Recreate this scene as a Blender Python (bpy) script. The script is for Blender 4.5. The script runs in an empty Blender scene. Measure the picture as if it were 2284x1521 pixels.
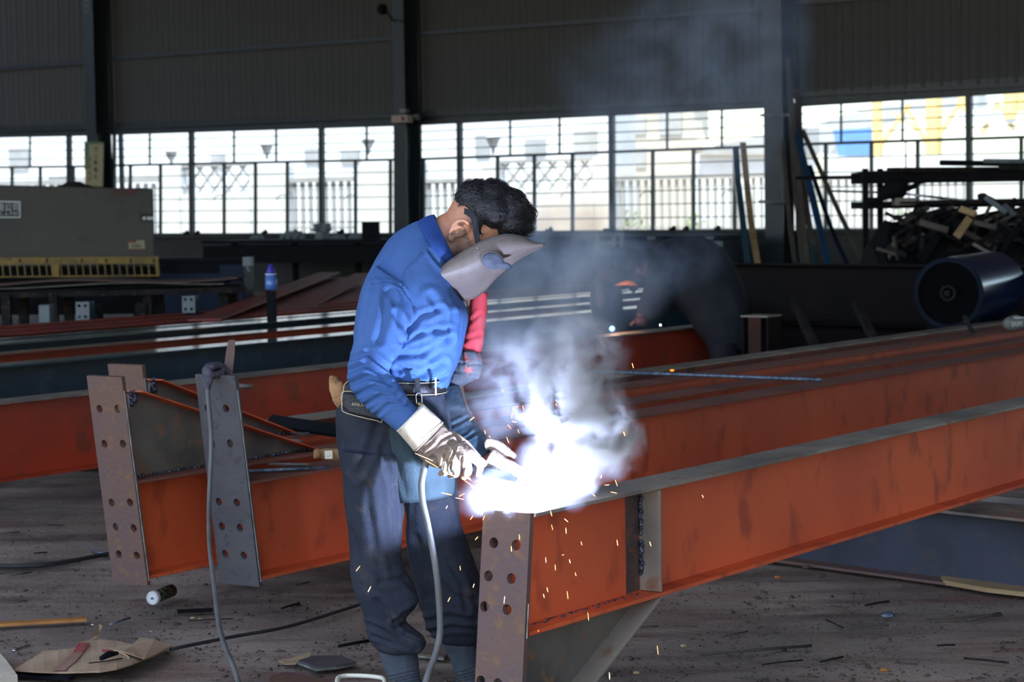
import bpy, bmesh, math, random
from mathutils import Vector, Matrix, noise
random.seed(7)
SC = bpy.context.scene
COL = SC.collection

# ------------------------------------------------------------------ camera
F = 4931.0
CX, CY = 1142.0, 760.5
CAMH = 1.54
_a = Vector((-7150.0, 185.0, -F)); _b = Vector((3410.0, 360.0, -F))
_up = _a.cross(_b).normalized()
if _up.y < 0: _up = -_up
_fw = Vector((0, 0, -1)); _fw = (_fw - _up * _fw.dot(_up)).normalized()
_rt = _fw.cross(_up).normalized()
R = Matrix((_rt, _fw, _up))
CAM = Vector((0, 0, CAMH))
cd = bpy.data.cameras.new('camera'); cam = bpy.data.objects.new('camera', cd); COL.objects.link(cam)
cam.matrix_world = Matrix.Translation(CAM) @ R.to_4x4()
cd.sensor_width = 36.0; cd.lens = 36.0 * F / 2284.0; cd.clip_start = 0.05; cd.clip_end = 500
cd.dof.use_dof = True; cd.dof.focus_distance = 6.5; cd.dof.aperture_fstop = 7.0
SC.camera = cam

# ------------------------------------------------------------------ world, sun, exposure
w = bpy.data.worlds.new('world'); SC.world = w; w.use_nodes = True
wn = w.node_tree.nodes; wl = w.node_tree.links
bg = wn['Background']
sky = wn.new('ShaderNodeTexSky'); sky.sky_type = 'NISHITA'; sky.sun_disc = False
sky.sun_elevation = math.radians(69); sky.sun_rotation = math.radians(200)
sky.air_density = 0.95; sky.dust_density = 1.3; sky.ozone_density = 1.0
wl.new(sky.outputs[0], bg.inputs[0]); bg.inputs[1].default_value = 0.27
sl = bpy.data.lights.new('sun', 'SUN'); sl.energy = 4.9; sl.angle = math.radians(0.6); sl.color = (1.0, 0.95, 0.86)
so = bpy.data.objects.new('sun', sl); COL.objects.link(so)
so.rotation_euler = Vector((0.13, 0.36, -1.0)).to_track_quat('-Z', 'Y').to_euler()
vs = SC.view_settings
vs.view_transform = 'Standard'; vs.look = 'None'; vs.gamma = 1.0; vs.exposure = 1.05; vs.use_curve_mapping = False

cy = SC.cycles
cy.use_adaptive_sampling = True; cy.adaptive_threshold = 0.03; cy.max_bounces = 7; cy.diffuse_bounces = 3; cy.glossy_bounces = 3; cy.transparent_max_bounces = 12; cy.volume_bounces = 1
cy.use_denoising = True; cy.time_limit = 900; cy.use_auto_tile = False; cy.sample_clamp_indirect = 6.0
# ------------------------------------------------------------------ frame helpers
def ray(px, py):
    return R @ Vector(((px - CX) / F, -(py - CY) / F, -1.0))
def P(px, py, d):
    return CAM + ray(px, py) * d
def G(px, py, z=0.0):
    r = ray(px, py); return CAM + r * ((z - CAMH) / r.z)
E2 = (R @ _b).normalized(); E2.z = 0; E2.normalize()      # along the beams, towards the window wall
E1 = E2.cross(Vector((0, 0, 1))).normalized()               # along the wall, to the right
Z = Vector((0, 0, 1))
DW = P(1142, 457, 38.3).dot(E2)
def Wp(px, py, off=0.0):
    r = ray(px, py); return CAM + r * ((DW - off) / r.dot(E2))
def onplane(px, py, pt, n):
    r = ray(px, py); return CAM + r * ((pt - CAM).dot(n) / r.dot(n))
def V(*a): return Vector(a)

# ------------------------------------------------------------------ objects
ORG = {}
def link(o, parent=None, org=None):
    COL.objects.link(o)
    if parent is not None:
        o.parent = parent; ORG[o.name] = ORG[parent.name]
    return o
def tag(o, label=None, cat=None, group=None, kind=None):
    if label: o['label'] = label
    if cat: o['category'] = cat
    if group: o['group'] = group
    if kind: o['kind'] = kind
    return o
def thing(name, label, cat, loc, group=None, kind=None):
    o = bpy.data.objects.new(name, None); o.empty_display_size = 0.1
    COL.objects.link(o); o.location = loc; ORG[o.name] = Vector(loc)
    return tag(o, label, cat, group, kind)

class MB:
    def __init__(s): s.v = []; s.f = []
    def add(s, vs_, fs_):
        n = len(s.v); s.v += [Vector(q) for q in vs_]; s.f += [tuple(i + n for i in f) for f in fs_]; return s
    def box(s, c, sx, sy, sz, ax=None):
        ax = ax or (V(1, 0, 0), V(0, 1, 0), V(0, 0, 1)); c = Vector(c)
        q = [c + ax[0] * (i * sx / 2) + ax[1] * (j * sy / 2) + ax[2] * (k * sz / 2) for i in (-1, 1) for j in (-1, 1) for k in (-1, 1)]
        return s.add(q, [(0, 1, 3, 2), (4, 6, 7, 5), (0, 4, 5, 1), (2, 3, 7, 6), (0, 2, 6, 4), (1, 5, 7, 3)])
    def beam(s, a, b, wdt, hgt, up=None):
        a = Vector(a); b = Vector(b); d = b - a; L = d.length
        if L < 1e-6: return s
        d.normalize(); up = Vector(up) if up else (Z if abs(d.z) < .95 else V(0, 1, 0))
        x = d.cross(up).normalized(); y = x.cross(d).normalized()
        return s.box((a + b) / 2, L, wdt, hgt, (d, x, y))
    def tube(s, pts, r, n=8, cap=True, flat=1.0, up=None):
        pts = [Vector(p) for p in pts]; m = len(pts)
        rr = r if isinstance(r, (list, tuple)) else [r] * m
        base = len(s.v); ref = None
        for i, p in enumerate(pts):
            t = (pts[min(i + 1, m - 1)] - pts[max(i - 1, 0)])
            t = t.normalized() if t.length > 1e-9 else Z
            if ref is None:
                ref = Vector(up) if up else (V(0, 1, 0) if abs(t.y) < .8 else V(1, 0, 0))
            x = (ref - t * ref.dot(t))
            x = x.normalized() if x.length > 1e-6 else t.orthogonal().normalized()
            ref = x; y = t.cross(x)
            for k in range(n):
                a = 2 * math.pi * k / n
                s.v.append(p + x * (math.cos(a) * rr[i] * flat) + y * (math.sin(a) * rr[i]))
        for i in range(m - 1):
            for k in range(n):
                a = base + i * n + k; b = base + i * n + (k + 1) % n
                s.f.append((a, b, b + n, a + n))
        if cap:
            s.f.append(tuple(base + k for k in reversed(range(n))))
            s.f.append(tuple(base + (m - 1) * n + k for k in range(n)))
        return s
    def loft(s, rings, cap=True):
        base = len(s.v); n = len(rings[0])
        for rg in rings: s.v += [Vector(p) for p in rg]
        for i in range(len(rings) - 1):
            for k in range(n):
                a = base + i * n + k; b = base + i * n + (k + 1) % n
                s.f.append((a, b, b + n, a + n))
        if cap:
            s.f.append(tuple(base + k for k in reversed(range(n))))
            s.f.append(tuple(base + (len(rings) - 1) * n + k for k in range(n)))
        return s
    def prism(s, poly, ext):
        base = len(s.v); n = len(poly); ext = Vector(ext)
        s.v += [Vector(p) for p in poly] + [Vector(p) + ext for p in poly]
        s.f.append(tuple(base + k for k in range(n))); s.f.append(tuple(base + n + k for k in reversed(range(n))))
        for k in range(n):
            a = base + k; b = base + (k + 1) % n
            s.f.append((b, a, a + n, b + n))
        return s
    def ball(s, c, r, seg=10, rings=6, sc=(1, 1, 1), ax=None):
        c = Vector(c); ax = ax or (V(1, 0, 0), V(0, 1, 0), V(0, 0, 1)); base = len(s.v)
        for i in range(rings + 1):
            th = math.pi * i / rings
            for k in range(seg):
                ph = 2 * math.pi * k / seg
                s.v.append(c + ax[0] * (r * sc[0] * math.sin(th) * math.cos(ph)) + ax[1] * (r * sc[1] * math.sin(th) * math.sin(ph)) + ax[2] * (r * sc[2] * math.cos(th)))
        for i in range(rings):
            for k in range(seg):
                a = base + i * seg + k; b = base + i * seg + (k + 1) % seg
                s.f.append((a, a + seg, b + seg, b))
        return s
    def mesh(s, name, org):
        me = bpy.data.meshes.new(name)
        me.from_pydata([tuple(p - org) for p in s.v], [], s.f); me.validate(); me.update()
        bm = bmesh.new(); bm.from_mesh(me); bmesh.ops.remove_doubles(bm, verts=bm.verts, dist=1e-6)
        bmesh.ops.recalc_face_normals(bm, faces=bm.faces); bm.to_mesh(me); bm.free()
        return me
    def build(s, name, mat, parent=None, smooth=False, bevel=0, org=None):
        if parent is not None: o0 = ORG[parent.name]
        elif org is not None: o0 = Vector(org)
        else:
            xs = [p.x for p in s.v]; ys = [p.y for p in s.v]; zs = [p.z for p in s.v]
            o0 = V((min(xs) + max(xs)) / 2, (min(ys) + max(ys)) / 2, min(zs))
        me = s.mesh(name, o0); me.materials.append(mat)
        if smooth: me.polygons.foreach_set('use_smooth', [True] * len(me.polygons))
        o = bpy.data.objects.new(name, me); COL.objects.link(o); ORG[o.name] = o0
        if parent is not None: o.parent = parent
        else: o.location = o0
        if bevel:
            b = o.modifiers.new('bevel', 'BEVEL'); b.width = bevel; b.segments = 2; b.limit_method = 'ANGLE'; b.angle_limit = math.radians(40)
        return o

def cat_rom(pts, k=6):
    pts = [Vector(p) for p in pts]; out = []
    for i in range(len(pts) - 1):
        p0 = pts[max(i - 1, 0)]; p1 = pts[i]; p2 = pts[i + 1]; p3 = pts[min(i + 2, len(pts) - 1)]
        for j in range(k):
            t = j / k
            out.append(.5 * ((2 * p1) + (p2 - p0) * t + (2 * p0 - 5 * p1 + 4 * p2 - p3) * t * t + (3 * p1 - p0 - 3 * p2 + p3) * t ** 3))
    out.append(pts[-1]); return out
def crs(vals, k=6):
    v = cat_rom([V(x, 0, 0) for x in vals], k); return [max(q.x, 1e-4) for q in v]

def bake(o, remesh=None, smooth=0, sub=0, fn=None):
    """evaluate modifiers into the mesh, then push vertices with fn(co, normal)->offset"""
    if remesh:
        m = o.modifiers.new('r', 'REMESH'); m.mode = 'VOXEL'; m.voxel_size = remesh; m.use_smooth_shade = True
    if smooth:
        m = o.modifiers.new('s', 'SMOOTH'); m.iterations = smooth; m.factor = .5
    if sub:
        m = o.modifiers.new('d', 'SUBSURF'); m.levels = sub; m.render_levels = sub
    dg = bpy.context.evaluated_depsgraph_get(); dg.update()
    me = bpy.data.meshes.new_from_object(o.evaluated_get(dg), depsgraph=dg)
    o.modifiers.clear(); old = o.data; o.data = me
    if fn:
        og = ORG[o.name]; nor = [v.normal.copy() for v in me.vertices]
        for v, n in zip(me.vertices, nor):
            v.co += fn(v.co + og, n)
        me.update()
    me.polygons.foreach_set('use_smooth', [True] * len(me.polygons))
    return o

def holed(w_, h_, holes, th, r):
    """2D plate w_ x h_ (origin at lower left) with round holes, as mesh data (local x, y, thickness z)"""
    cu = bpy.data.curves.new('p', 'CURVE'); cu.dimensions = '2D'; cu.fill_mode = 'BOTH'; cu.extrude = th / 2
    def sp(pts):
        s_ = cu.splines.new('POLY'); s_.points.add(len(pts) - 1); s_.use_cyclic_u = True
        for q, p in zip(s_.points, pts): q.co = (p[0], p[1], 0, 1)
    sp([(0, 0), (w_, 0), (w_, h_), (0, h_)])
    for hx, hy in holes: sp([(hx + r * math.cos(a * math.pi / 10), hy + r * math.sin(a * math.pi / 10)) for a in range(20)])
    o = bpy.data.objects.new('t', cu); COL.objects.link(o)
    dg = bpy.context.evaluated_depsgraph_get(); dg.update()
    me = bpy.data.meshes.new_from_object(o.evaluated_get(dg), depsgraph=dg)
    vs_ = [v.co.copy() for v in me.vertices]; fs_ = [tuple(p.vertices) for p in me.polygons]
    bpy.data.objects.remove(o); return vs_, fs_

def text(body, size, mat, name, parent, o, x, y, n, ext=.001, align='LEFT', width=None):
    cu = bpy.data.curves.new(name, 'FONT'); cu.body = body; cu.size = size; cu.extrude = ext; cu.align_x = align
    t = bpy.data.objects.new('t', cu); COL.objects.link(t)
    dg = bpy.context.evaluated_depsgraph_get(); dg.update()
    me = bpy.data.meshes.new_from_object(t.evaluated_get(dg), depsgraph=dg); bpy.data.objects.remove(t)
    m = MB(); k = 1.0
    if width and len(me.vertices):
        xs = [v.co.x for v in me.vertices]; k = width / max(max(xs) - min(xs), 1e-4)
    m.add([o + x * v.co.x * k + y * v.co.y + n * v.co.z for v in me.vertices], [tuple(p.vertices) for p in me.polygons])
    if not m.v: return None
    return m.build(name, mat, parent)

# ------------------------------------------------------------------ materials
def rgb(c): return tuple(((x / 255) / 12.92 if x / 255 <= .04045 else ((x / 255 + .055) / 1.055) ** 2.4) for x in c) + (1,)
def mat(name, c1, c2=None, rough=.6, metal=0.0, scale=4.0, detail=5, c3=None, bump=0.0, bscale=None, stretch=None, ramp=(.38, .62), spec=.5, rv=0.0, coat=0, tr=0):
    m = bpy.data.materials.new(name); m.use_nodes = True; nt = m.node_tree; N = nt.nodes; L = nt.links
    b = N['Principled BSDF']; b.inputs['Roughness'].default_value = rough; b.inputs['Metallic'].default_value = metal
    b.inputs['Specular IOR Level'].default_value = spec; b.inputs['Coat Weight'].default_value = coat
    b.inputs['Transmission Weight'].default_value = tr
    tc = N.new('ShaderNodeTexCoord'); mp = N.new('ShaderNodeMapping'); L.new(tc.outputs['Object'], mp.inputs[0])
    if stretch: mp.inputs['Scale'].default_value = stretch
    b.inputs['Base Color'].default_value = rgb(c1)
    if c2 or bump:
        n1 = N.new('ShaderNodeTexNoise'); n1.inputs['Scale'].default_value = scale; n1.inputs['Detail'].default_value = detail; L.new(mp.outputs[0], n1.inputs[0])
    if c2:
        r = N.new('ShaderNodeValToRGB'); r.color_ramp.elements[0].position = ramp[0]; r.color_ramp.elements[1].position = ramp[1]
        r.color_ramp.elements[0].color = rgb(c1); r.color_ramp.elements[1].color = rgb(c2); L.new(n1.outputs[0], r.inputs[0])
        out = r.outputs[0]
        if c3:
            n2 = N.new('ShaderNodeTexNoise'); n2.inputs['Scale'].default_value = scale * 4.3; n2.inputs['Detail'].default_value = 6; L.new(mp.outputs[0], n2.inputs[0])
            r2 = N.new('ShaderNodeValToRGB'); r2.color_ramp.elements[0].position = .56; r2.color_ramp.elements[1].position = .68; L.new(n2.outputs[0], r2.inputs[0])
            mx = N.new('ShaderNodeMixRGB'); L.new(r2.outputs[0], mx.inputs[0]); L.new(out, mx.inputs[1]); mx.inputs[2].default_value = rgb(c3); out = mx.outputs[0]
        L.new(out, b.inputs['Base Color'])
        if rv:
            mr = N.new('ShaderNodeMapRange'); L.new(n1.outputs[0], mr.inputs[0]); mr.inputs[3].default_value = max(rough - rv, .02); mr.inputs[4].default_value = min(rough + rv, 1); L.new(mr.outputs[0], b.inputs['Roughness'])
    if bump:
        n3 = N.new('ShaderNodeTexNoise'); n3.inputs['Scale'].default_value = bscale or scale * 8; n3.inputs['Detail'].default_value = 6; L.new(mp.outputs[0], n3.inputs[0])
        bp = N.new('ShaderNodeBump'); bp.inputs['Strength'].default_value = bump; bp.inputs['Distance'].default_value = .01; L.new(n3.outputs[0], bp.inputs['Height']); L.new(bp.outputs[0], b.inputs['Normal'])
    return m
def emis(name, c, s):
    m = bpy.data.materials.new(name); m.use_nodes = True; N = m.node_tree.nodes; N.clear()
    e = N.new('ShaderNodeEmission'); e.inputs[0].default_value = rgb(c); e.inputs[1].default_value = s
    o = N.new('ShaderNodeOutputMaterial'); m.node_tree.links.new(e.outputs[0], o.inputs[0]); return m

M = dict(
 orange=mat('orange_primer', (226, 100, 52), (198, 82, 48), .52, scale=1.6, c3=(176, 74, 44), bump=.15, bscale=30, ramp=(.35, .7), stretch=(1, 1, .7)),
 redprimer=mat('red_primer', (150, 60, 44), (118, 50, 42), .55, scale=1.8, c3=(100, 44, 38), bump=.12, bscale=25),
 orangeback=mat('orange_primer_back', (186, 66, 38), (150, 56, 38), .5, scale=1.2, c3=(142, 62, 42), bump=.1, bscale=25),
 rust=mat('rusty_plate', (99, 77, 73), (106, 79, 66), .62, .1, scale=7, c3=(120, 88, 60), bump=.25, bscale=60),
 greyplate=mat('mill_scale_plate', (80, 77, 80), (90, 87, 88), .55, .2, scale=6, c3=(72, 69, 72), bump=.2, bscale=60),
 mill=mat('bare_mill_steel', (116, 108, 96), (84, 79, 74), .5, .1, scale=4, c3=(130, 98, 72), bump=.2, bscale=40),
 worn=mat('worn_flange_steel', (150, 138, 122), (112, 103, 95), .5, .1, scale=3, c3=(136, 100, 76), bump=.2, bscale=50, rv=.1),
 dusty=mat('dusty_primer_top', (138, 82, 66), (120, 78, 64), .7, scale=2.5, c3=(112, 88, 76), bump=.15, bscale=40),
 edge=mat('bright_cut_edge', (150, 156, 148), (110, 108, 102), .4, .4, scale=20),
 weld=mat('weld_bead', (110, 112, 124), (56, 58, 66), .35, .6, scale=60, bump=.5, bscale=120),
 scorch=mat('scorched_paint', (92, 72, 64), (60, 52, 54), .5, .1, scale=12, c3=(120, 70, 50), bump=.3, bscale=60),
 redgloss=mat('glossy_red_top', (120, 50, 40), (104, 44, 38), .13, scale=2, spec=.7),
 green=mat('dark_green_gloss_paint', (44, 70, 78), (38, 62, 72), .13, scale=1.5, c3=(50, 76, 84), rv=.04, spec=.7),
 wallsheet=mat('wall_sheet', (58, 58, 54), (52, 53, 51), .6, scale=1.2, bump=.05),
 wallcon=mat('wall_concrete', (60, 58, 54), (48, 47, 45), .85, scale=1.5, bump=.3),
 steel=mat('column_paint', (30, 40, 44), (24, 33, 37), .4, scale=2, bump=.05),
 frame=mat('window_frame', (42, 52, 53), (34, 43, 45), .45, scale=4),
 roof=mat('roof_sheet', (96, 96, 92), (84, 84, 82), .7, scale=1),
 machine=mat('machine_beige', (72, 68, 56), (65, 62, 53), .6, scale=1.2, c3=(58, 56, 49), bump=.05),
 yellow=mat('guard_yellow', (138, 108, 28), (108, 84, 26), .5, scale=5, c3=(90, 74, 40)),
 black=mat('dark_metal', (20, 20, 23), (13, 14, 17), .8, spec=.15, scale=6, bump=.1),
 dirt=mat('grimy_metal', (40, 37, 35), (27, 26, 26), .85, spec=.15, scale=5, c3=(66, 54, 44), bump=.3),
 blue=mat('blue_paint', (16, 30, 54), (13, 24, 44), .6, spec=.2, scale=3),
 bluegloss=mat('cylinder_blue', (18, 40, 84), (15, 34, 72), .2, .0, scale=2, spec=.8),
 palegrey=mat('pale_grey_paint', (112, 120, 120), (96, 104, 104), .5, scale=6),
 white=mat('white_plastic', (225, 225, 225), None, .35),
 tan=mat('tan_wood', (176, 146, 104), (150, 122, 84), .6, scale=3, stretch=(1, 1, 8), bump=.2),
 wood=mat('orange_wood', (176, 118, 52), (146, 92, 42), .6, scale=6, bump=.2),
 oldwood=mat('weathered_wood', (80, 70, 60), (64, 56, 49), .75, scale=4, bump=.3),
 bluebd=mat('blue_board', (26, 60, 90), (22, 50, 76), .45, scale=3),
 card=mat('cardboard', (178, 150, 118), (160, 132, 102), .8, scale=6, bump=.15, bscale=60),
 cardred=mat('cardboard_red_print', (178, 70, 76), (164, 60, 66), .8, scale=8),
 rebar=mat('bright_rebar', (120, 130, 142), (90, 98, 110), .35, .6, scale=40, bump=.6, bscale=80),
 cable=mat('grey_cable', (104, 104, 100), (88, 88, 84), .6, scale=10, bump=.2),
 darkcable=mat('dark_cable', (44, 42, 42), (34, 32, 34), .7, scale=10),
 shirt=mat('blue_shirt', (72, 104, 156), (64, 96, 148), .85, scale=7, bump=.25, bscale=260, spec=.2),
 collar=mat('blue_collar', (50, 80, 146), (44, 74, 138), .88, scale=7, bump=.4, bscale=220, spec=.2),
 trouser=mat('dark_trousers', (50, 54, 63), (40, 44, 54), .85, scale=5, bump=.3, bscale=160, c3=(60, 58, 60), spec=.2),
 gaiter=mat('grey_gaiter', (66, 73, 82), (56, 64, 74), .85, scale=8, bump=.2, bscale=160),
 shoe=mat('dark_shoe', (44, 46, 52), (34, 36, 42), .7, scale=10, bump=.2),
 skin=mat('skin', (196, 140, 106), (182, 122, 92), .55, scale=14, bump=.08, bscale=120),
 stubble=mat('stubbled_skin', (150, 116, 98), (130, 100, 88), .6, scale=60, bump=.15, bscale=200),
 hair=mat('black_hair', (20, 19, 22), (30, 28, 30), .42, scale=30, bump=.5, bscale=150),
 strap=mat('black_strap', (26, 28, 34), None, .7),
 mask=mat('worn_fibre_mask', (122, 110, 102), (106, 96, 92), .55, scale=9, c3=(104, 94, 84), bump=.12, bscale=60),
 lens=mat('dark_lens', (52, 58, 74), (74, 80, 94), .6, spec=.25, scale=50),
 cuff=mat('cream_leather', (222, 210, 186), (208, 194, 168), .6, scale=12, c3=(196, 180, 150), bump=.08),
 glove=mat('worn_leather_glove', (146, 128, 108), (120, 104, 92), .9, spec=.15, scale=12, c3=(108, 98, 92), bump=.3, bscale=80),
 cotton=mat('tan_cotton_glove', (176, 134, 88), (150, 112, 72), .9, scale=20, bump=.7, bscale=150),
 red=mat('red_sleeve', (204, 74, 82), (188, 66, 74), .85, spec=.15, scale=8, bump=.1),
 pattern=mat('patterned_cloth', (78, 84, 92), (66, 74, 84), .8, scale=9, c3=(176, 92, 84), bump=.2),
 darksleeve=mat('dark_teal_sleeve', (44, 66, 80), (38, 58, 72), .8, scale=10, bump=.3),
 leather=mat('black_leather', (36, 36, 38), (28, 28, 32), .4, scale=30, bump=.3, bscale=200),
 thread=mat('cream_stitching', (196, 184, 150), None, .7),
 brass=mat('brass', (200, 170, 100), None, .35, .8),
 chrome=mat('chrome', (200, 200, 205), None, .2, 1.0),
 navy=mat('navy_workwear', (18, 22, 32), (14, 17, 26), .85, scale=8, bump=.2),
 extwhite=mat('rendered_white', (226, 231, 232), (216, 222, 224), .9, scale=2),
 extgrey=mat('exterior_grey', (172, 176, 178), (160, 164, 166), .9, scale=2),
 extbeige=mat('exterior_beige', (206, 200, 184), (190, 184, 170), .9, scale=.5),
 extyellow=mat('crane_yellow', (240, 208, 130), None, .6),
 extblue=mat('blue_roof', (70, 140, 215), (60, 128, 205), .6, scale=1, stretch=(3, 3, .3)),
 foliage=mat('foliage', (96, 118, 60), (120, 140, 80), .8, scale=8),
 signgreen=mat('sign_green', (64, 110, 78), (120, 122, 82), .6, scale=2),
 signbeige=mat('sign_beige', (150, 142, 104), None, .6),
 inkred=mat('ink_red', (110, 50, 44), None, .6), inkgreen=mat('ink_green', (46, 84, 64), None, .6),
 inkdark=mat('ink_dark', (34, 36, 38), None, .6), inkpale=mat('ink_pale', (200, 200, 190), None, .5),
 chip=mat('floor_debris', (52, 46, 42), (90, 76, 60), .8, scale=3),
 bottle=mat('blue_bottle', (110, 150, 220), (90, 130, 210), .15, scale=6, spec=.7, tr=.35),
 bcap=mat('bottle_cap', (58, 50, 160), None, .4), paleblue=mat('pale_band', (205, 215, 235), None, .4),
)
# floor
def floor_mat():
    m = bpy.data.materials.new('dirty_concrete'); m.use_nodes = True; nt = m.node_tree; N = nt.nodes; L = nt.links; b = N['Principled BSDF']
    tc = N.new('ShaderNodeTexCoord')
    def nz(sc, det, st=(1, 1, 1), rough=.55, rot=0):
        mp = N.new('ShaderNodeMapping'); mp.inputs['Scale'].default_value = st; mp.inputs['Rotation'].default_value = (0, 0, rot); L.new(tc.outputs['Object'], mp.inputs[0])
        n = N.new('ShaderNodeTexNoise'); n.inputs['Scale'].default_value = sc; n.inputs['Detail'].default_value = det; n.inputs['Roughness'].default_value = rough; L.new(mp.outputs[0], n.inputs[0]); return n.outputs[0]
    def rp(i, a, b_, ca, cb):
        r = N.new('ShaderNodeValToRGB'); r.color_ramp.elements[0].position = a; r.color_ramp.elements[1].position = b_; r.color_ramp.elements[0].color = ca; r.color_ramp.elements[1].color = cb; L.new(i, r.inputs[0]); return r.outputs[0]
    def mx(f, a, b_, t='MIX'):
        x = N.new('ShaderNodeMixRGB'); x.blend_type = t
        if isinstance(f, float): x.inputs[0].default_value = f
        else: L.new(f, x.inputs[0])
        for i, q in ((1, a), (2, b_)):
            if isinstance(q, tuple): x.inputs[i].default_value = q
            else: L.new(q, x.inputs[i])
        return x.outputs[0]
    W1 = (1, 1, 1, 1); K = (0, 0, 0, 1)
    base = rp(nz(.8, 6, rot=.4), .35, .68, rgb((126, 111, 98)), rgb((184, 165, 146)))
    c = mx(rp(nz(2.6, 8, (.35, 1.6, 1), .65, .2), .45, .66, K, W1), base, rgb((112, 90, 80)))
    c = mx(rp(nz(1.9, 6, rot=1.1), .57, .70, K, (.75, .75, .75, 1)), c, rgb((152, 134, 112)))
    c = mx(rp(nz(1.2, 5, (.5, 1.5, 1), .6, -.3), .60, .74, K, (.7, .7, .7, 1)), c, rgb((132, 76, 58)))
    c = mx(rp(nz(1.5, 7, rot=.9), .55, .70, K, (.8, .8, .8, 1)), c, rgb((52, 47, 45)))
    c = mx(rp(nz(55, 3), .62, .70, K, W1), c, rgb((46, 42, 40)))
    c = mx(rp(nz(85, 2, rot=.5), .70, .76, K, W1), c, rgb((176, 168, 158)))
    L.new(c, b.inputs['Base Color']); b.inputs['Roughness'].default_value = .8; b.inputs['Specular IOR Level'].default_value = .3
    bp = N.new('ShaderNodeBump'); bp.inputs['Strength'].default_value = .8; bp.inputs['Distance'].default_value = .014
    L.new(nz(30, 8, rough=.7), bp.inputs['Height']); L.new(bp.outputs[0], b.inputs['Normal']); return m
M['floor'] = floor_mat()
def glass_mat():
    m = bpy.data.materials.new('window_glass'); m.use_nodes = True; N = m.node_tree.nodes; L = m.node_tree.links; N.clear()
    t = N.new('ShaderNodeBsdfTransparent'); t.inputs[0].default_value = (.93, .96, .95, 1); g = N.new('ShaderNodeBsdfGlossy'); g.inputs['Roughness'].default_value = .02
    f0 = N.new('ShaderNodeLayerWeight'); f0.inputs[0].default_value = .3; f = N.new('ShaderNodeMath'); f.operation = 'MULTIPLY_ADD'; f.inputs[1].default_value = .25; f.inputs[2].default_value = .04; L.new(f0.outputs[1], f.inputs[0]); x = N.new('ShaderNodeMixShader'); o = N.new('ShaderNodeOutputMaterial')
    L.new(f.outputs[0], x.inputs[0]); L.new(t.outputs[0], x.inputs[1]); L.new(g.outputs[0], x.inputs[2]); L.new(x.outputs[0], o.inputs[0]); return m
M['glass'] = glass_mat()
# ================================================================== THE SETTING
def S(o, kind='structure'): o['kind'] = kind; return o
AX = (E1, E2, Z)
def wl_pt(s, z, off=0.0):            # wall coordinates: s along E1, z up, off into the room
    return E1 * s + E2 * (DW - off) + Z * z
def sz(px, py, off=0.0):
    q = Wp(px, py, off); return q.dot(E1), q.z

# floor: uneven slab near the camera, flat far away
m = MB()
nx, ny = 150, 110
def floor_z(x, y):
    return 0.012 * noise.noise(V(x * 1.3, y * 1.3, 0)) + 0.005 * noise.noise(V(x * 6, y * 6, 3)) - .012
vs_ = []; fs_ = []
for j in range(ny + 1):
    for i in range(nx + 1):
        x = -7 + 16 * i / nx; y = 3 + 17 * j / ny
        e = min(i, nx - i, j, ny - j)
        vs_.append(V(x, y, floor_z(x, y) * min(1, e / 4) - .004 * (e > 0)))
for j in range(ny):
    for i in range(nx):
        a = j * (nx + 1) + i; fs_.append((a, a + 1, a + nx + 2, a + nx + 1))
m.add(vs_, fs_)
def quad(x0, y0, x1, y1): m.add([V(x0, y0, 0), V(x1, y0, 0), V(x1, y1, 0), V(x0, y1, 0)], [(0, 1, 2, 3)])
quad(-60, 3, -7, 20); quad(9, 3, 60, 20); quad(-60, -60, 60, 3); quad(-60, 20, 60, 90)
S(m.build('floor', M['floor'], smooth=True, org=(0, 0, 0)))

# bays: pixel x of the members read off the photograph
BAYS = [
 dict(x0=-330, x1=201, top=(309, 298), mid=(377, 371), sill=(527, 524), main=[155, -140], thin=[67, -40, -230], low=[90, 27, -60, -215, 164]),
 dict(x0=255, x1=883, top=(296, 276), mid=(369, 356), sill=(523, 522), main=[428, 718], thin=[334, 522, 616, 818], low=[291, 358, 500, 570, 641, 793, 871]),
 dict(x0=936, x1=1711, top=(274, 235), mid=(355, 326), sill=(520, 513), main=[1026, 1365], thin=[1138, 1248, 1488, 1610], low=[945, 1110, 1192, 1277, 1456, 1547, 1639]),
 dict(x0=1784, x1=2640, top=(232, 178), mid=(322, 294), sill=(513, 512), main=[2162, 2520], thin=[1876, 2013, 2300, 2410], low=[1842, 1944, 2047, 2278, 2400]),
]
def wbar(m, a, b, t, dpt, off=0.0):
    (s0, z0), (s1, z1) = a, b
    m.beam(wl_pt(s0, z0, off), wl_pt(s1, z1, off), dpt, t, up=Z if abs(z1 - z0) < abs(s1 - s0) else E1)
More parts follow.
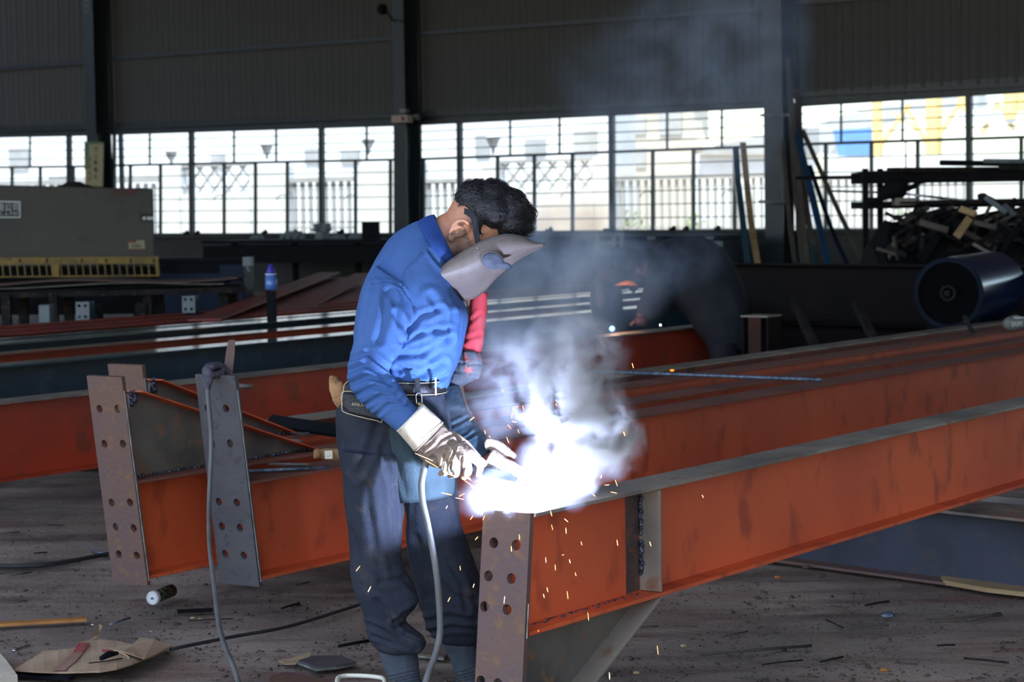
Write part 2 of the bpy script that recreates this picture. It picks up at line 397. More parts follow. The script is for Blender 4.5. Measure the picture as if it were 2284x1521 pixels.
for n, b in enumerate(BAYS):
    lerp = lambda t, px: t[0] + (t[1] - t[0]) * (px - b['x0']) / (b['x1'] - b['x0'])
    s0, zt = sz(b['x0'], b['top'][0]); s1, _ = sz(b['x1'], b['top'][1])
    w0 = thing('window_%d' % (n + 1), ['steel framed barred window behind the shearing machine', 'steel framed barred window between the left and middle columns', 'steel framed barred window between the middle and right columns', 'steel framed barred window behind the storage rack'][n], 'window', wl_pt((s0 + s1) / 2, sz(b['x0'], b['sill'][0])[1]), kind='structure')
    pt = lambda px, k: sz(px, lerp(b[k], px))
    for k, nm, t in (('top', 'frame', .09), ('sill', 'frame', .05), ('mid', 'transom', .045)):
        m = MB(); wbar(m, pt(b['x0'] - 4, k), pt(b['x1'] + 4, k), t, .07); m.build(nm, M['frame'], w0)
    m = MB(); A0 = pt(b['x0'] - 4, 'top'); A1 = pt(b['x1'] + 4, 'top'); wbar(m, (A0[0], A0[1] + .11), (A1[0], A1[1] + .11), .18, .03, -.03); m.build('head_flashing', M['steel'], w0)
    for px in (b['x0'], b['x1']):
        m = MB(); wbar(m, pt(px, 'sill'), pt(px, 'top'), .05, .07); m.build('frame', M['frame'], w0)
    for px in b['main']:
        m = MB(); wbar(m, pt(px + 1.5, 'sill'), pt(px, 'top'), .085, .09, .01); m.build('mullion', M['frame'], w0)
    for px in b['thin']:
        m = MB(); wbar(m, pt(px, 'mid'), pt(px, 'top'), .026, .04); m.build('glazing_bar', M['frame'], w0)
    for px in b['low']:
        m = MB(); wbar(m, pt(px, 'sill'), pt(px, 'mid'), .05, .05); m.build('sash_stile', M['frame'], w0)
    for k0, k1, c in (('top', 'mid', 4), ('mid', 'sill', 6)):
        for i in range(1, c):
            f_ = i / c
            A = [pt(b['x0'], k0), pt(b['x0'], k1)]; B_ = [pt(b['x1'], k0), pt(b['x1'], k1)]
            m = MB(); wbar(m, (s0, A[0][1] * (1 - f_) + A[1][1] * f_), (s1, B_[0][1] * (1 - f_) + B_[1][1] * f_), .017, .017, .05); m.build('security_bar', M['frame'], w0)
    # panes between the uprights
    ups = sorted([b['x0'], b['x1']] + b['main'] + b['thin']); lows = sorted([b['x0'], b['x1']] + b['main'] + b['low'])
    for row, k0, k1 in ((ups, 'mid', 'top'), (lows, 'sill', 'mid')):
        for i in range(len(row) - 1):
            if n == 3 and k0 == 'sill' and row[i] == 1944: continue      # this sash stands open
            q = [pt(row[i], k0), pt(row[i + 1], k0), pt(row[i + 1], k1), pt(row[i], k1)]
            m = MB(); m.prism([wl_pt(s, z, -.01) for s, z in q], E2 * .004); m.build('pane', M['glass'], w0)
    for px in [p for p in b['low'] if p in (358, 500, 641, 793, 1277, 1456, 1639, 1192)]:   # casement stays
        c = Wp(px, lerp(b['sill'], px) - 82, .05)
        m = MB(); m.tube(cat_rom([c, c - E1 * .06 + Z * .05 - E2 * .04, c - E1 * .16 + Z * .02 - E2 * .07, c - E1 * .2 - Z * .05 - E2 * .07], 4), .008, 6); m.build('casement_stay', M['frame'], w0, True)
b = BAYS[3]
q0 = Wp(1950, 318, .02); q1 = Wp(2020, 322, .6)                # the open sash of the right window
m = MB()
za, zb = q0.z, Wp(1950, 382, .02).z
for p_, r_ in ((V(q0.x, q0.y, za), V(q1.x, q1.y, za)), (V(q0.x, q0.y, zb), V(q1.x, q1.y, zb)), (V(q1.x, q1.y, za), V(q1.x, q1.y, zb))): m.beam(p_, r_, .02, .02)
m.build('open_sash', M['frame'], bpy.data.objects['window_4'])

SILLZ = sum(sz(b['x0'], b['sill'][0])[1] + sz(b['x1'], b['sill'][1])[1] for b in BAYS[1:3]) / 4
sL, sR = -46.0, 32.0
TOPZ = lambda s: sz(255, 296)[1] + (sz(1784, 232)[1] - sz(255, 296)[1]) * (s - sz(255, 296)[0]) / (sz(1784, 232)[0] - sz(255, 296)[0])
wb = thing('wall_back', 'dark ribbed sheet wall over a low concrete wall', 'wall', wl_pt(0, 0), kind='structure')
m = MB(); m.box(wl_pt((sL + sR) / 2, SILLZ / 2, -.12), sR - sL, .24, SILLZ - .02, AX); m.build('dado_wall', M['wallcon'], wb)
m = MB(); m.box(wl_pt((sL + sR) / 2, SILLZ - .03, -.07), sR - sL, .4, .05, AX); m.build('window_sill', M['wallcon'], wb)
# ribbed sheets, one object each, sharing mesh data
GZ = [sz(250, 123)[1], sz(880, 89)[1], sz(930, 86)[1], sz(1710, 28)[1]]
gz = sum(GZ) / 4
def sheet_mesh(h):
    m = MB(); W_ = .3
    prof = [(0, 0), (.02, 0), (.032, .014), (.07, .014), (.09, 0), (.19, 0), (.195, .006), (.205, .006), (.21, 0), (W_, 0)]
    front = [V(x, -y, 0) for x, y in prof]; back = [V(x, -y + .004, 0) for x, y in reversed(prof)]
    m.prism(front + back, V(0, 0, h)); me = m.mesh('sheet', V(0, 0, 0)); me.materials.append(M['wallsheet']); return me
Rw = Matrix((E1, E2, Z)).transposed().to_4x4()
bayedges = [sL] + [Wp(p, 300).dot(E1) for p in (226, 907, 1740)] + [sR]
for i in range(4):
    a, c = bayedges[i], bayedges[i + 1]
    if i == 0: a = c - 5.4
    if i == 3: c = a + 6.6
    mid = (a + c) / 2
    zt = {0: sz(201, 297)[1], 1: (sz(255, 296)[1] + sz(883, 276)[1]) / 2, 2: (sz(936, 274)[1] + sz(1710, 235)[1]) / 2, 3: (sz(1784, 232)[1] + sz(2284, 201)[1]) / 2}[i] + .05
    g_ = (gz if i in (1,) else gz + .05 * (i - 1))
    m1 = sheet_mesh(g_ - zt); m2 = sheet_mesh(8.4 - g_)
    k = 0; s_ = a
    while s_ < c - .05:
        for me, z_ in ((m1, zt), (m2, g_)):
            o = bpy.data.objects.new('cladding_sheet', me); COL.objects.link(o); o.parent = wb
            o.matrix_local = Matrix.Translation(wl_pt(s_, z_, -.02) - ORG['wall_back']) @ Rw
        s_ += .3
    m = MB(); m.box(wl_pt(mid, g_, .06), c - a, .05, .07, AX); m.build('girt', M['steel'], wb)
    m = MB(); m.box(wl_pt(mid, zt + .06, .03), c - a, .08, .06, AX); m.build('lintel_channel', M['steel'], wb)
# plain continuation of the sheets outside the frame
m = MB(); m.box(wl_pt((sL + bayedges[1] - 5.4) / 2, 5.7, -.02), bayedges[1] - 5.4 - sL, .02, 5.4, AX); m.box(wl_pt((sR + bayedges[3] + 6.6) / 2, 5.7, -.02), sR - bayedges[3] - 6.6, .02, 5.4, AX)
m.build('cladding_sheet', M['wallsheet'], wb)

# steel columns
for i, px in enumerate((204, 892, 1725)):
    q = Wp(px, 300, .40); s_ = q.dot(E1)
    c = thing('trim_%d' % (i + 1), ['dark steel column at left beside the shearing machine', 'dark steel column behind the welder', 'dark steel column behind the leaning boards'][i], 'column', wl_pt(s_, 0, .2), kind='structure')
    wd = (.27, .27, .33)[i]
    m = MB(); m.box(wl_pt(s_, 4.2, .40), wd, .015, 8.4, AX); m.build('flange', M['steel'], c)
    m = MB(); m.box(wl_pt(s_, 4.2, .03), wd, .015, 8.4, AX); m.build('flange', M['steel'], c)
    m = MB(); m.box(wl_pt(s_, 4.2, .21), .012, .35, 8.4, AX); m.build('web', M['steel'], c)
    m = MB(); m.tube([wl_pt(s_ + wd / 2 + .05, 0, .06), wl_pt(s_ + wd / 2 + .05, 8.3, .06)], .016, 8); m.build('conduit', M['steel'], c, True)
# side walls, roof
RB = -0.5
RB = 0.0
for nm, s_ in (('wall_left', sL), ('wall_right', sR)):
    m = MB(); m.box(E1 * s_ + E2 * (DW / 2 - 3) + Z * 4.2, .2, DW + 6, 8.4, AX); S(m.build(nm, M['wallsheet']))
m = MB(); m.box(E2 * (DW / 2 - RB / 2) + Z * 8.5, sR - sL, DW + RB + .6, .2, AX); S(m.build('ceiling', M['roof']))

# ================================================================== OUTSIDE
OFF = -9.0
def ob(px0, py0, px1, py1, off, dep):
    """box standing on plane 'off' behind the wall whose face covers the pixel rectangle"""
    a = Wp(px0, py1, off); c = Wp(px1, py0, off); s0, s1 = a.dot(E1), c.dot(E1); z0 = Wp((px0 + px1) / 2, py1, off).z; z1 = Wp((px0 + px1) / 2, py0, off).z
    return (s0 + s1) / 2, s1 - s0, z0, z1
def obox(m, px0, py0, px1, py1, off, dep, z0=None):
    s, wd, a, c = ob(px0, py0, px1, py1, off, dep)
    if z0 is not None: a = z0
    m.box(E1 * s + E2 * (DW - off + dep / 2) + Z * (a + c) / 2, wd, dep, c - a, AX)
yard = MB(); yard.box(E2 * (DW + 40) + Z * -.06, 160, 79, .1, AX); S(yard.build('floor_yard', M['extwhite']))
bw = thing('boundary_wall', 'white rendered yard wall with lattice openings and bar fences', 'wall', Wp(1000, 520, OFF) * 1.0 - Z * Wp(1000, 520, OFF).z)
def solid(x0, y0, x1, mat_='extwhite'): 
    m = MB(); obox(m, x0, y0, x1, 540, OFF, .25, 0.0); m.build('wall_panel', M[mat_], bw)
for x0, y0, x1 in ((-330, 432, -60), (360, 372, 402), (402, 432, 560), (560, 372, 640), (795, 366, 940), (1110, 425, 1325), (1078, 360, 1113), (1325, 350, 1372), (2165, 335, 2700)): solid(x0, y0, x1)
def fence(x0, x1, ycap, ybot=540):
    m = MB(); obox(m, x0, ycap, x1, ycap + 11, OFF, .2); m.build('coping', M['extgrey'], bw)
    m = MB(); obox(m, x0, ycap + 26, x1, ycap + 29, OFF - .05, .04); m.build('rail', M['extgrey'], bw)
    m = MB(); obox(m, x0, 505, x1, 510, OFF - .05, .04); m.build('rail', M['extgrey'], bw)
    k = int((x1 - x0) / 17)
    for i in range(k + 1):
        px = x0 + (x1 - x0) * i / k
        m = MB(); obox(m, px - 2.2, ycap + 9, px + 2.2, 540, OFF - .05, .05, 0.0); m.build('fence_bar', M['extgrey'], bw)
fence(-60, 360, 400); fence(640, 795, 395); fence(940, 1078, 398); fence(1372, 1560, 390); fence(1560, 1800, 386); fence(1800, 2165, 388)
def lattice(x0, x1, y0, y1, n_):
    a = Wp(x0, y1, OFF); c = Wp(x1, y0, OFF); s0, s1 = a.dot(E1), c.dot(E1); z0, z1 = Wp((x0 + x1) / 2, y1, OFF).z, Wp((x0 + x1) / 2, y0, OFF).z
    h = z1 - z0; st = (s1 - s0) / n_
    for i in range(-int(h / st) - 1, n_ + 1):
        for sgn in (1, -1):
            p0 = s0 + i * st; u0, u1 = p0, p0 + h
            lo, hi = max(u0, s0), min(u1, s1)
            if hi - lo < .05: continue
            zz = lambda u: z0 + (u - u0) if sgn > 0 else z1 - (u - u0)
            m = MB(); m.beam(E1 * lo + E2 * (DW - OFF + .1) + Z * zz(lo), E1 * hi + E2 * (DW - OFF + .1) + Z * zz(hi), .05, .05); m.build('lattice_bar', M['extgrey'], bw)
    m = MB(); m.beam(E1 * s0 + E2 * (DW - OFF + .1) + Z * z1, E1 * s1 + E2 * (DW - OFF + .1) + Z * z1, .1, .07); m.build('coping', M['extgrey'], bw)
lattice(402, 560, 368, 432, 5); lattice(1113, 1325, 358, 425, 6)
# buildings beyond
def building(name, label, x0, y0, x1, off, dep, mt, roof=None, wins=()):
    s, wd, a, c = ob(x0, y0, x1, 540, off, dep)
    t = thing(name, label, 'building', E1 * s + E2 * (DW - off))
    m = MB(); m.box(E1 * s + E2 * (DW - off + dep / 2) + Z * c / 2, wd, dep, c, AX); m.build('wall', M[mt], t)
    m = MB(); m.box(E1 * s + E2 * (DW - off + dep / 2) + Z * (c + .1), wd + .4, dep + .4, .2, AX); m.build('parapet', M['extgrey'], t)
    for (wx0, wy0, wx1, wy1) in wins:
        m = MB(); obox(m, wx0, wy0, wx1, wy1, off + .06, .05); m.build('window', M['extgrey'], t)
    return t
building('warehouse', 'long white building beyond the yard wall, seen through the left windows', -500, 200, 905, -24, 10, 'extwhite', wins=[(20, 330, 60, 380), (110, 392, 160, 425), (470, 345, 500, 375), (680, 330, 712, 365), (760, 335, 800, 365)])
building('warehouse', 'white building behind the welder, seen through the middle window', 925, 215, 1355, -22, 1.5, 'extwhite', wins=[(1060, 300, 1090, 350), (1170, 310, 1215, 345), (1280, 290, 1330, 340)])
t = building('office_building', 'beige building with stepped corner beside a patch of blue sky', 1372, 200, 1540, -33, 1.2, 'extbeige', wins=[(1385, 260, 1440, 300), (1470, 250, 1520, 300), (1390, 330, 1440, 375)])
m = MB(); q = [Wp(1541, 232, -33), Wp(1550, 300, -33), Wp(1566, 330, -33), Wp(1541, 340, -33)]; m.prism(q, E2 * .6); m.build('buttress', M['extbeige'], t)
t = thing('shed', 'low white shed with a grey pitched roof under the blue sky', 'building', Wp(1640, 400, -22) - Z * Wp(1640, 400, -22).z)
m = MB(); obox(m, 1552, 340, 1780, 500, -22, 1, 0.0); m.build('wall', M['extwhite'], t)
m = MB(); m.prism([Wp(1552, 345, -21.8), Wp(1600, 322, -21.8), Wp(1790, 284, -21.8), Wp(1790, 345, -21.8)], E2 * 1); m.build('roof', M['extgrey'], t)
t = thing('hall_roof', 'grey sloping hall roof rising behind the leaning boards', 'building', Wp(1900, 330, -34) - Z * Wp(1900, 330, -34).z)
m = MB(); m.prism([Wp(1786, 330, -34), Wp(1800, 292, -34), Wp(1860, 262, -34), Wp(2010, 226, -34), Wp(2180, 212, -34), Wp(2180, 240, -34), Wp(2000, 262, -34), Wp(1880, 300, -34), Wp(1850, 345, -34)], E2 * .8); m.build('roof', M['extgrey'], t)
m = MB(); obox(m, 1850, 372, 2400, 500, -34, 6, 0.0); m.build('wall', M['extwhite'], t)
t = thing('blue_shed', 'bright blue sheet roofed shed outside the right window', 'building', Wp(1900, 330, -30) - Z * Wp(1900, 330, -30).z)
m = MB(); m.prism([Wp(1858, 290, -30), Wp(1936, 286, -30), Wp(1944, 346, -30), Wp(1870, 348, -30)], E2 * .8); m.build('roof', M['extblue'], t)
m = MB(); obox(m, 1855, 346, 1960, 500, -31, 2, 0.0); m.build('wall', M['extwhite'], t)
m = MB(); obox(m, 1840, 346, 2165, 376, -13, 2.5, 0.0); tag(m.build('white_kiosk', M['extwhite']), 'white low cabin behind the fence at right', 'building')
# gantry crane
t = thing('gantry_crane', 'yellow lattice gantry crane outside the right window', 'crane', Wp(2020, 500, -18) - Z * Wp(2020, 500, -18).z)
def ybar(a, b_, wd): 
    m = MB(); m.beam(Wp(a[0], a[1], -18), Wp(b_[0], b_[1], -18), wd, wd, up=E2); m.build('lattice_member', M['extyellow'], t)
for a, b_, wd in (((1956, 190), (1958, 420), .19), ((2083, 180), (2083, 430), .3), ((1960, 330), (2030, 232), .08), ((2020, 235), (2080, 345), .08), ((2090, 310), (2150, 215), .08), ((1990, 250), (2060, 300), .06), ((2255, 180), (2258, 265), .3), ((2275, 180), (2280, 262), .14), ((2190, 300), (2225, 230), .09), ((2225, 230), (2262, 290), .09), ((2140, 190), (2150, 260), .12)): ybar(a, b_, wd)
m = MB(); m.beam(Wp(2140, 262, -18), Wp(2300, 262, -18), .2, .25); m.build('end_carriage', M['extwhite'], t)
# lamps on the yard wall
for k, (px, py) in enumerate(((382, 345), (595, 330), (822, 318), (1100, 316))):
    c = Wp(px, py, OFF - .1); s_ = .62
    t = thing('wall_lamp', ['lantern on the yard wall seen through the window right of the sign', 'lantern on the yard wall, second from the left', 'lantern on the yard wall just left of the middle column', 'lantern on the yard wall above the welder\'s head'][k], 'lamp', c - Z * .45, 'lanterns on the yard wall')
    m = MB(); m.tube([c - Z * .45 * s_, c - Z * .2 * s_], [.03, .05], 8); m.build('stem', M['extgrey'], t)
    m = MB(); m.tube([c - Z * .2 * s_, c + Z * .12 * s_], [.08, .16], 8); m.build('lantern_body', M['extgrey'], t)
    m = MB(); m.tube([c + Z * .12 * s_, c + Z * .15 * s_, c + Z * .3 * s_], [.22, .2, .02], 8); m.build('lantern_cap', M['extgrey'], t)
# downpipe outside left window
q = Wp(272, 400, -.35)
m = MB(); m.tube([V(q.x, q.y, 0), V(q.x, q.y, 6)], .055, 12); tag(m.build('downpipe', M['palegrey'], smooth=True), 'pale blue pipe standing outside the window beside the left column', 'pipe')
# shrubs behind the fence
for k, (px, py, r_) in enumerate(((1550, 440, .5), (1400, 470, .6), (2020, 480, .6), (960, 450, .5))):
    c = Wp(px, py, OFF - 1.6); m = MB()
    for i in range(260):
        d = V(random.gauss(0, 1), random.gauss(0, 1), random.gauss(0, 1)).normalized() * r_ * random.uniform(.3, 1); p_ = V(c.x, c.y, r_ + .25) + d
        u_ = V(random.gauss(0, 1), random.gauss(0, 1), random.gauss(0, 1)).normalized(); v_ = u_.orthogonal().normalized()
        m.add([p_, p_ + u_ * .1 + v_ * .04, p_ + u_ * .16, p_ + u_ * .1 - v_ * .04], [(0, 1, 2, 3)])
    m.tube([V(c.x, c.y, 0), V(c.x, c.y, r_ + .3)], .03, 6)
    tag(m.build('shrub', M['foliage']), ['leafy shrub behind the fence right of the smoke', 'leafy shrub behind the fence above the second worker', 'leafy shrub behind the fence under the rack', 'leafy shrub behind the fence left of the welder\'s head'][k], 'shrub', 'shrubs behind the yard fence')
# ================================================================== BEAMS
def dir_from(pa, pb): d = (pb - pa); d.z = 0; return d.normalized()
def ibeam(name, label, top_c, L, H, B, mt, tf=.012, tw=.009, d=None, group=None, mtop=None, stiff=(), t0=0.0, rise=0.0, cat='steel beam', mbot=None, shear=0.0):
    """top_c: centre of the top flange's upper face at the near end; runs along d for L"""
    d = d or E2; d = (d + Z * rise).normalized(); w_ = d.cross(Z).normalized(); u_ = w_.cross(d).normalized(); top_c = Vector(top_c)
    t = thing(name, label, cat, top_c - Z * H, group)
    ax = (w_, d, u_)
    m = MB(); m.box(top_c + d * (L / 2 + t0) - u_ * tf / 2, B, L, tf, ax); m.build('top_flange', mtop or mt, t, bevel=.002)
    m = MB(); m.box(top_c + d * (L / 2 + shear * H / 2) - u_ * (H - tf / 2), B, L - shear * H, tf, ax); m.build('bottom_flange', mbot or mt, t, bevel=.002)
    c0 = top_c - w_ * tw / 2; m = MB(); m.prism([c0 - u_ * tf + d * shear * tf, c0 + d * L - u_ * tf, c0 + d * L - u_ * (H - tf), c0 + d * shear * (H - tf) - u_ * (H - tf)], w_ * tw); m.build('web', mt, t)
    for (s_, ms) in stiff:
        for sg in (1, -1):
            m = MB(); m.box(top_c + d * s_ - u_ * H / 2 + w_ * sg * (B / 4 + tw / 4), B / 2 - tw / 2 - .004, .009, H - 2 * tf, ax); o = m.build('stiffener_plate', ms, t)
    return t, d, w_, u_
def end_plate(t, name, tl, wdt, h, tilt, holes, mt, th=.018, r=.014, medge=None):
    """plate whose top left front corner is tl; width along E1, height down, leaning along E2 by tilt"""
    dn = (-Z + E2 * tilt).normalized(); nrm = E1.cross(dn).normalized()
    if nrm.dot(E2) > 0: nrm = -nrm
    vs_, fs_ = holed(wdt, h, [(x, h - y) for x, y in holes], th, r)
    m = MB(); m.add([tl + E1 * v.x + dn * (h - v.y) - nrm * (th / 2) + nrm * v.z for v in vs_], fs_)
    o = m.build(name, mt, t); return o, dn, nrm

# ---- the front beam (upside down, being welded)
dF = 6.16
TLf = P(1078, 1136, dF + .0)
# plate width: solve where E1 direction hits x = 1186
def width_to(tl, px):
    r = ray(px, 1140); # solve tl + E1*s on vertical plane through ray
    nn = r.cross(Z); return -(tl - CAM).dot(nn) / E1.dot(nn)
wf = width_to(TLf, 1183)
ZT = TLf.z - .004
d45 = 0.0
frontd = E2
cF = TLf + E1 * (wf / 2); 
zb_ = onplane(1182, 1420, TLf + E1 * wf, E1).z
HF = ZT - zb_
tF, dd, ww, uu = ibeam('steel_beam', 'orange primed I-beam in front of the welder, bare steel on its top edge', V(cF.x, cF.y, ZT) + E2 * .03, 12.0, HF, wf * .97, M['orange'], mtop=M['worn'], shear=-.115)
rowz = [1213, 1285, 1352, 1511, 1580]
hl = []
for py in rowz:
    for px, dy in ((1104, 0), (1153, 4)):
        pass
pf = lambda px, py: onplane(px, py, TLf, E2)
for (px, py) in ((1106, 1210), (1156, 1215), (1099, 1283), (1150, 1289), (1093, 1350), (1145, 1357), (1083, 1511), (1136, 1519), (1079, 1560), (1132, 1568)):
    q = pf(px, py); hl.append(((q - TLf).dot(E1), -(q.z - TLf.z)))
tiltF = -.115
hF = TLf.z - .05
_o, dnF, nF = end_plate(tF, 'end_plate', TLf, wf, hF, tiltF, [(min(max(x + .0, .02), wf - .02), y * 1.0) for x, y in hl], M['rust'], r=.0150)
def along(t, px_, z_, off):   # point on beam face: at E1 offset 'off' from beam centre, height z_, such that it projects on column px_
    base = cF + E1 * off; r = ray(px_, 1100); nn = r.cross(Z); s_ = -(base - CAM).dot(nn) / E2.dot(nn); q = base + E2 * s_; return V(q.x, q.y, z_), s_
# stiffener: right edge at px 1473 on flange edge
q, s1 = along(None, 1473, 0, wf * .48)
for sg in (1, -1):
    m = MB(); c = cF + E2 * s1 + E1 * sg * (wf * .25)
    m.box(V(c.x, c.y, ZT - HF / 2), wf * .46, .012, HF - .028, AX)
    m.build('stiffener_plate', M['worn'], tF, bevel=.002)
# weld bead and scorched band beside the stiffener
m = MB(); base = cF + E2 * (s1 - .012) + E1 * .01
for i in range(46):
    z_ = ZT - .03 - (HF - .09) * i / 46
    if 22 < i < 27: continue
    rr = random.uniform(.004, .009)
    m.ball(V(base.x, base.y, z_) + E1 * random.uniform(0, .006), rr, 6, 4)
m.build('weld_bead', M['weld'], tF, True)
m = MB(); m.box(V((cF + E2 * (s1 - .05) + E1 * .0055).x, (cF + E2 * (s1 - .05) + E1 * .0055).y, ZT - HF / 2), .002, .075, HF - .03, AX); m.build('scorched_band', M['scorch'], tF)
m = MB()
for i in range(60):
    s_ = .04 + (s1 - .1) * i / 60; c = cF + E2 * s_ + E1 * (.016 + random.uniform(0, wf * .3) * (random.random() ** 2)); m.ball(V(c.x, c.y, ZT - HF + .012), random.uniform(.002, .006), 6, 4, (1, 1.8, .6), AX)
tag(m.build('weld_spatter', M['weld'], tF, True), kind='stuff')
# haunch under the beam: web + sloping flange of bare steel
s2 = s1 + .0
pA = cF + E2 * .03; pB = cF + E2 * s2
zlow = onplane(1186, 1648, pA, E1).z
m = MB(); m.prism([V(pA.x, pA.y, ZT - HF) - E1 * .004, V(pB.x, pB.y, ZT - HF) - E1 * .004, V(pA.x, pA.y, zlow) - E1 * .004 + E2 * .04], E1 * .008); m.build('haunch_web', M['mill'], tF)
a_ = V(pB.x, pB.y, ZT - HF - .002); b_ = V(pA.x, pA.y, zlow) + E2 * .04
m = MB(); m.beam(a_, b_, wf * .97, .011); m.build('haunch_flange', M['worn'], tF, bevel=.002)
e0_ = TLf + E1 * (wf + .001) + E2 * .010
m = MB(); m.beam(e0_ + dnF * .25, e0_ + dnF * .345, .003, .014); m.build('ground_edge', M['edge'], tF)
# timber trestle that carries it (out of frame to the right)
for nm, s_ in (('support', 6.5), ('support', 11)):
    c = cF + E2 * s_; m = MB(); h_ = ZT - HF - .016
    m.box(V(c.x, c.y, h_ - .04), .9, .1, .08, AX)
    for sg in (-.35, .35):
        m.box(V(c.x, c.y, (h_ - .08) / 2) + E1 * sg, .08, .1, h_ - .08, AX)
    tag(m.build('trestle', M['black']), ['low dark trestle under the front beam, hidden by it', 'second low dark trestle under the front beam, farther away'][s_ > 7], 'trestle')

# ---- the stack of three orange beams with haunched ends, and the worn one behind
dS = 8.2
TLc = P(435, 835, dS)
wc = width_to(TLc, 531)
tilt = .135
def stack_beam(tl, wdt, pybot, ptop_px, label, mt, mplate, holes, haunch=None, H=.375, group='haunched rafter beams in the middle stack', mtop=None, hplate=None):
    """ptop_px: pixel of the near end of the top flange's +E1 edge"""
    edge = tl + E1 * wdt
    zt = onplane(ptop_px[0], ptop_px[1], edge, E1).z
    c = tl + E1 * wdt / 2
    drop = tl.z - zt
    start = V(c.x, c.y, zt) + E2 * (tilt * drop + .012)
    t, d_, w_, u_ = ibeam('steel_beam', label, start, 11.5, H, wdt * .96, mt, group=group, mtop=mtop or M['dusty'], shear=tilt)
    h_ = hplate or (tl.z - (zt - H) + .03)
    _, dn, nn = end_plate(t, 'end_plate', tl, wdt, h_, tilt, holes, mplate, r=.0155)
    m = MB(); e_ = edge + E1 * .001; m.beam(e_ + E2 * .012 - Z * .05, e_ + E2 * .012 + dn * (h_ - .02), .004, .016); m.build('plate_edge', M['edge'], t)
    if haunch:
        (hx, hy), (ex, ey) = haunch      # pixels: where flange meets plate, where it meets beam (along centre plane)
        a = onplane(hx, hy, c, E1); b_ = onplane(ex, ey, c, E1); b_ = V(b_.x, b_.y, zt + .004)
        low = V(c.x, c.y, zt) + E2 * (tilt * drop + .012)
        m = MB(); m.prism([a - E1 * .004, b_ - E1 * .004, low - E1 * .004], E1 * .008); m.build('haunch_web', M['mill'] if haunch and mt is M['orange'] else mt, t)
        m = MB(); m.beam(a, b_, wdt * .7, .006); m.build('haunch_flange', mt, t)
        m = MB()
        for i in range(40): m.ball(low + (b_ - low) * (i / 40) + E1 * (.008 + random.uniform(0, .02)) + Z * .004, random.uniform(.004, .009), 6, 4)
        for i in range(14): m.ball(a - Z * .012 * i / 3 + E1 * .01 + V(random.uniform(-.01, .01), 0, 0), random.uniform(.005, .012), 6, 4)
        tag(m.build('weld_bead', M['weld'], t, True), kind='stuff')
    return t, zt, c
def hcoords(tl, pts):
    out = []
    dn = (-Z + E2 * tilt).normalized(); n_ = E1.cross(dn)
    for px, py in pts:
        q = onplane(px, py, tl, n_); out.append(((q - tl).dot(E1), (q - tl).dot(dn)))
    return out
hC = hcoords(TLc, [(463, 910), (504, 911), (473, 990), (513, 989), (488, 1119), (528, 1121), (495, 1174), (535, 1177), (502, 1235), (544, 1239)])
tC, ztC, cC = stack_beam(TLc, wc, 1297, (555, 1075), 'orange beam nearest the camera in the middle stack, grey drilled end plate with a cable hung on it', M['orange'], M['greyplate'], hC, hplate=None)
TLa = P(193, 838, dS + .02)
wa = width_to(TLa, 279)
hA = hcoords(TLa, [(222, 912), (262, 912), (233, 990), (274, 990), (249, 1121), (290, 1121), (258, 1175), (298, 1178), (265, 1236), (305, 1239)])
tA, ztA, cA = stack_beam(TLa, wa, 1297, (312, 1072), 'orange haunched beam behind the nearest one, brown rusty drilled end plate', M['orange'], M['rust'], hA, haunch=((292, 872), (690, 1016)))
TLb = P(240, 812, dS + .55)
wb_ = width_to(TLb, 325)
tB, ztB, cB = stack_beam(TLb, wb_, 1200, (345, 1018), 'orange haunched beam third in the middle stack, only the top of its plate showing', M['orange'], M['rust'], [(.04, .3), (.11, .3)], haunch=((336, 846), (640, 985)), hplate=.74)
# fourth beam: worn bare flange, behind the others
e4 = P(990, 915, 9.6); e4 = onplane(990, 917, V(0, 0, 0) + cB - E1 * .28, E1)
t4, *_ = ibeam('steel_beam', 'red beam with a bare scuffed top flange at the back of the middle stack', V(cB.x, cB.y, 0) - E1 * .30 + Z * (ztB + .02) + E2 * .6, 10.5, .37, .16, M['redprimer'], mtop=M['worn'], group='haunched rafter beams in the middle stack')
# packing timber under the stack
for s_ in (3.2, 6.0, 9.6):
    c = (cA + E2 * s_ - E1 * .12); m = MB(); h_ = ztC - .375 - .004
    m.box(V(c.x, c.y, h_ / 2), .95, .12, h_, AX); tag(m.build('packing_block', M['oldwood'], bevel=.004), 'dark timber packing block under the middle stack, ' + {3.2: 'nearest the end plates', 6.0: 'halfway along', 9.6: 'at the far end'}[s_], 'block')
# ---- red beam behind with welded work; ends near the second worker
def edge_beam(px, py, d, H, B, L, mt, label, pyend=None, **k):
    """near-side top edge (+E1 side) passes through the pixel at depth d"""
    q = P(px, py, d); return ibeam('steel_beam', label, q - E1 * B / 2, L, H, B, mt, **k)
t5, d5, w5, u5 = edge_beam(-400, 942, 10.4, .41, .18, 9.2, M['orangeback'], 'long red beam behind the haunched stack, the second worker leans over it', mtop=M['worn'])
GR = 'dark green painted beams stacked behind the red beam'
edge_beam(-300, 845, 12.0, .30, .24, 11.5, M['green'], 'dark green glossy beam nearest the camera, lying behind the red one', group=GR)
edge_beam(-300, 817, 12.75, .26, .22, 11.5, M['orangeback'], 'red beam lying between two dark green beams', mtop=M['redgloss'])
edge_beam(-300, 791, 13.4, .30, .24, 11.5, M['green'], 'dark green glossy beam, second from the camera', group=GR)
edge_beam(-300, 781, 14.2, .30, .15, 11.0, M['green'], 'dark green glossy beam, farthest of the three', group=GR)
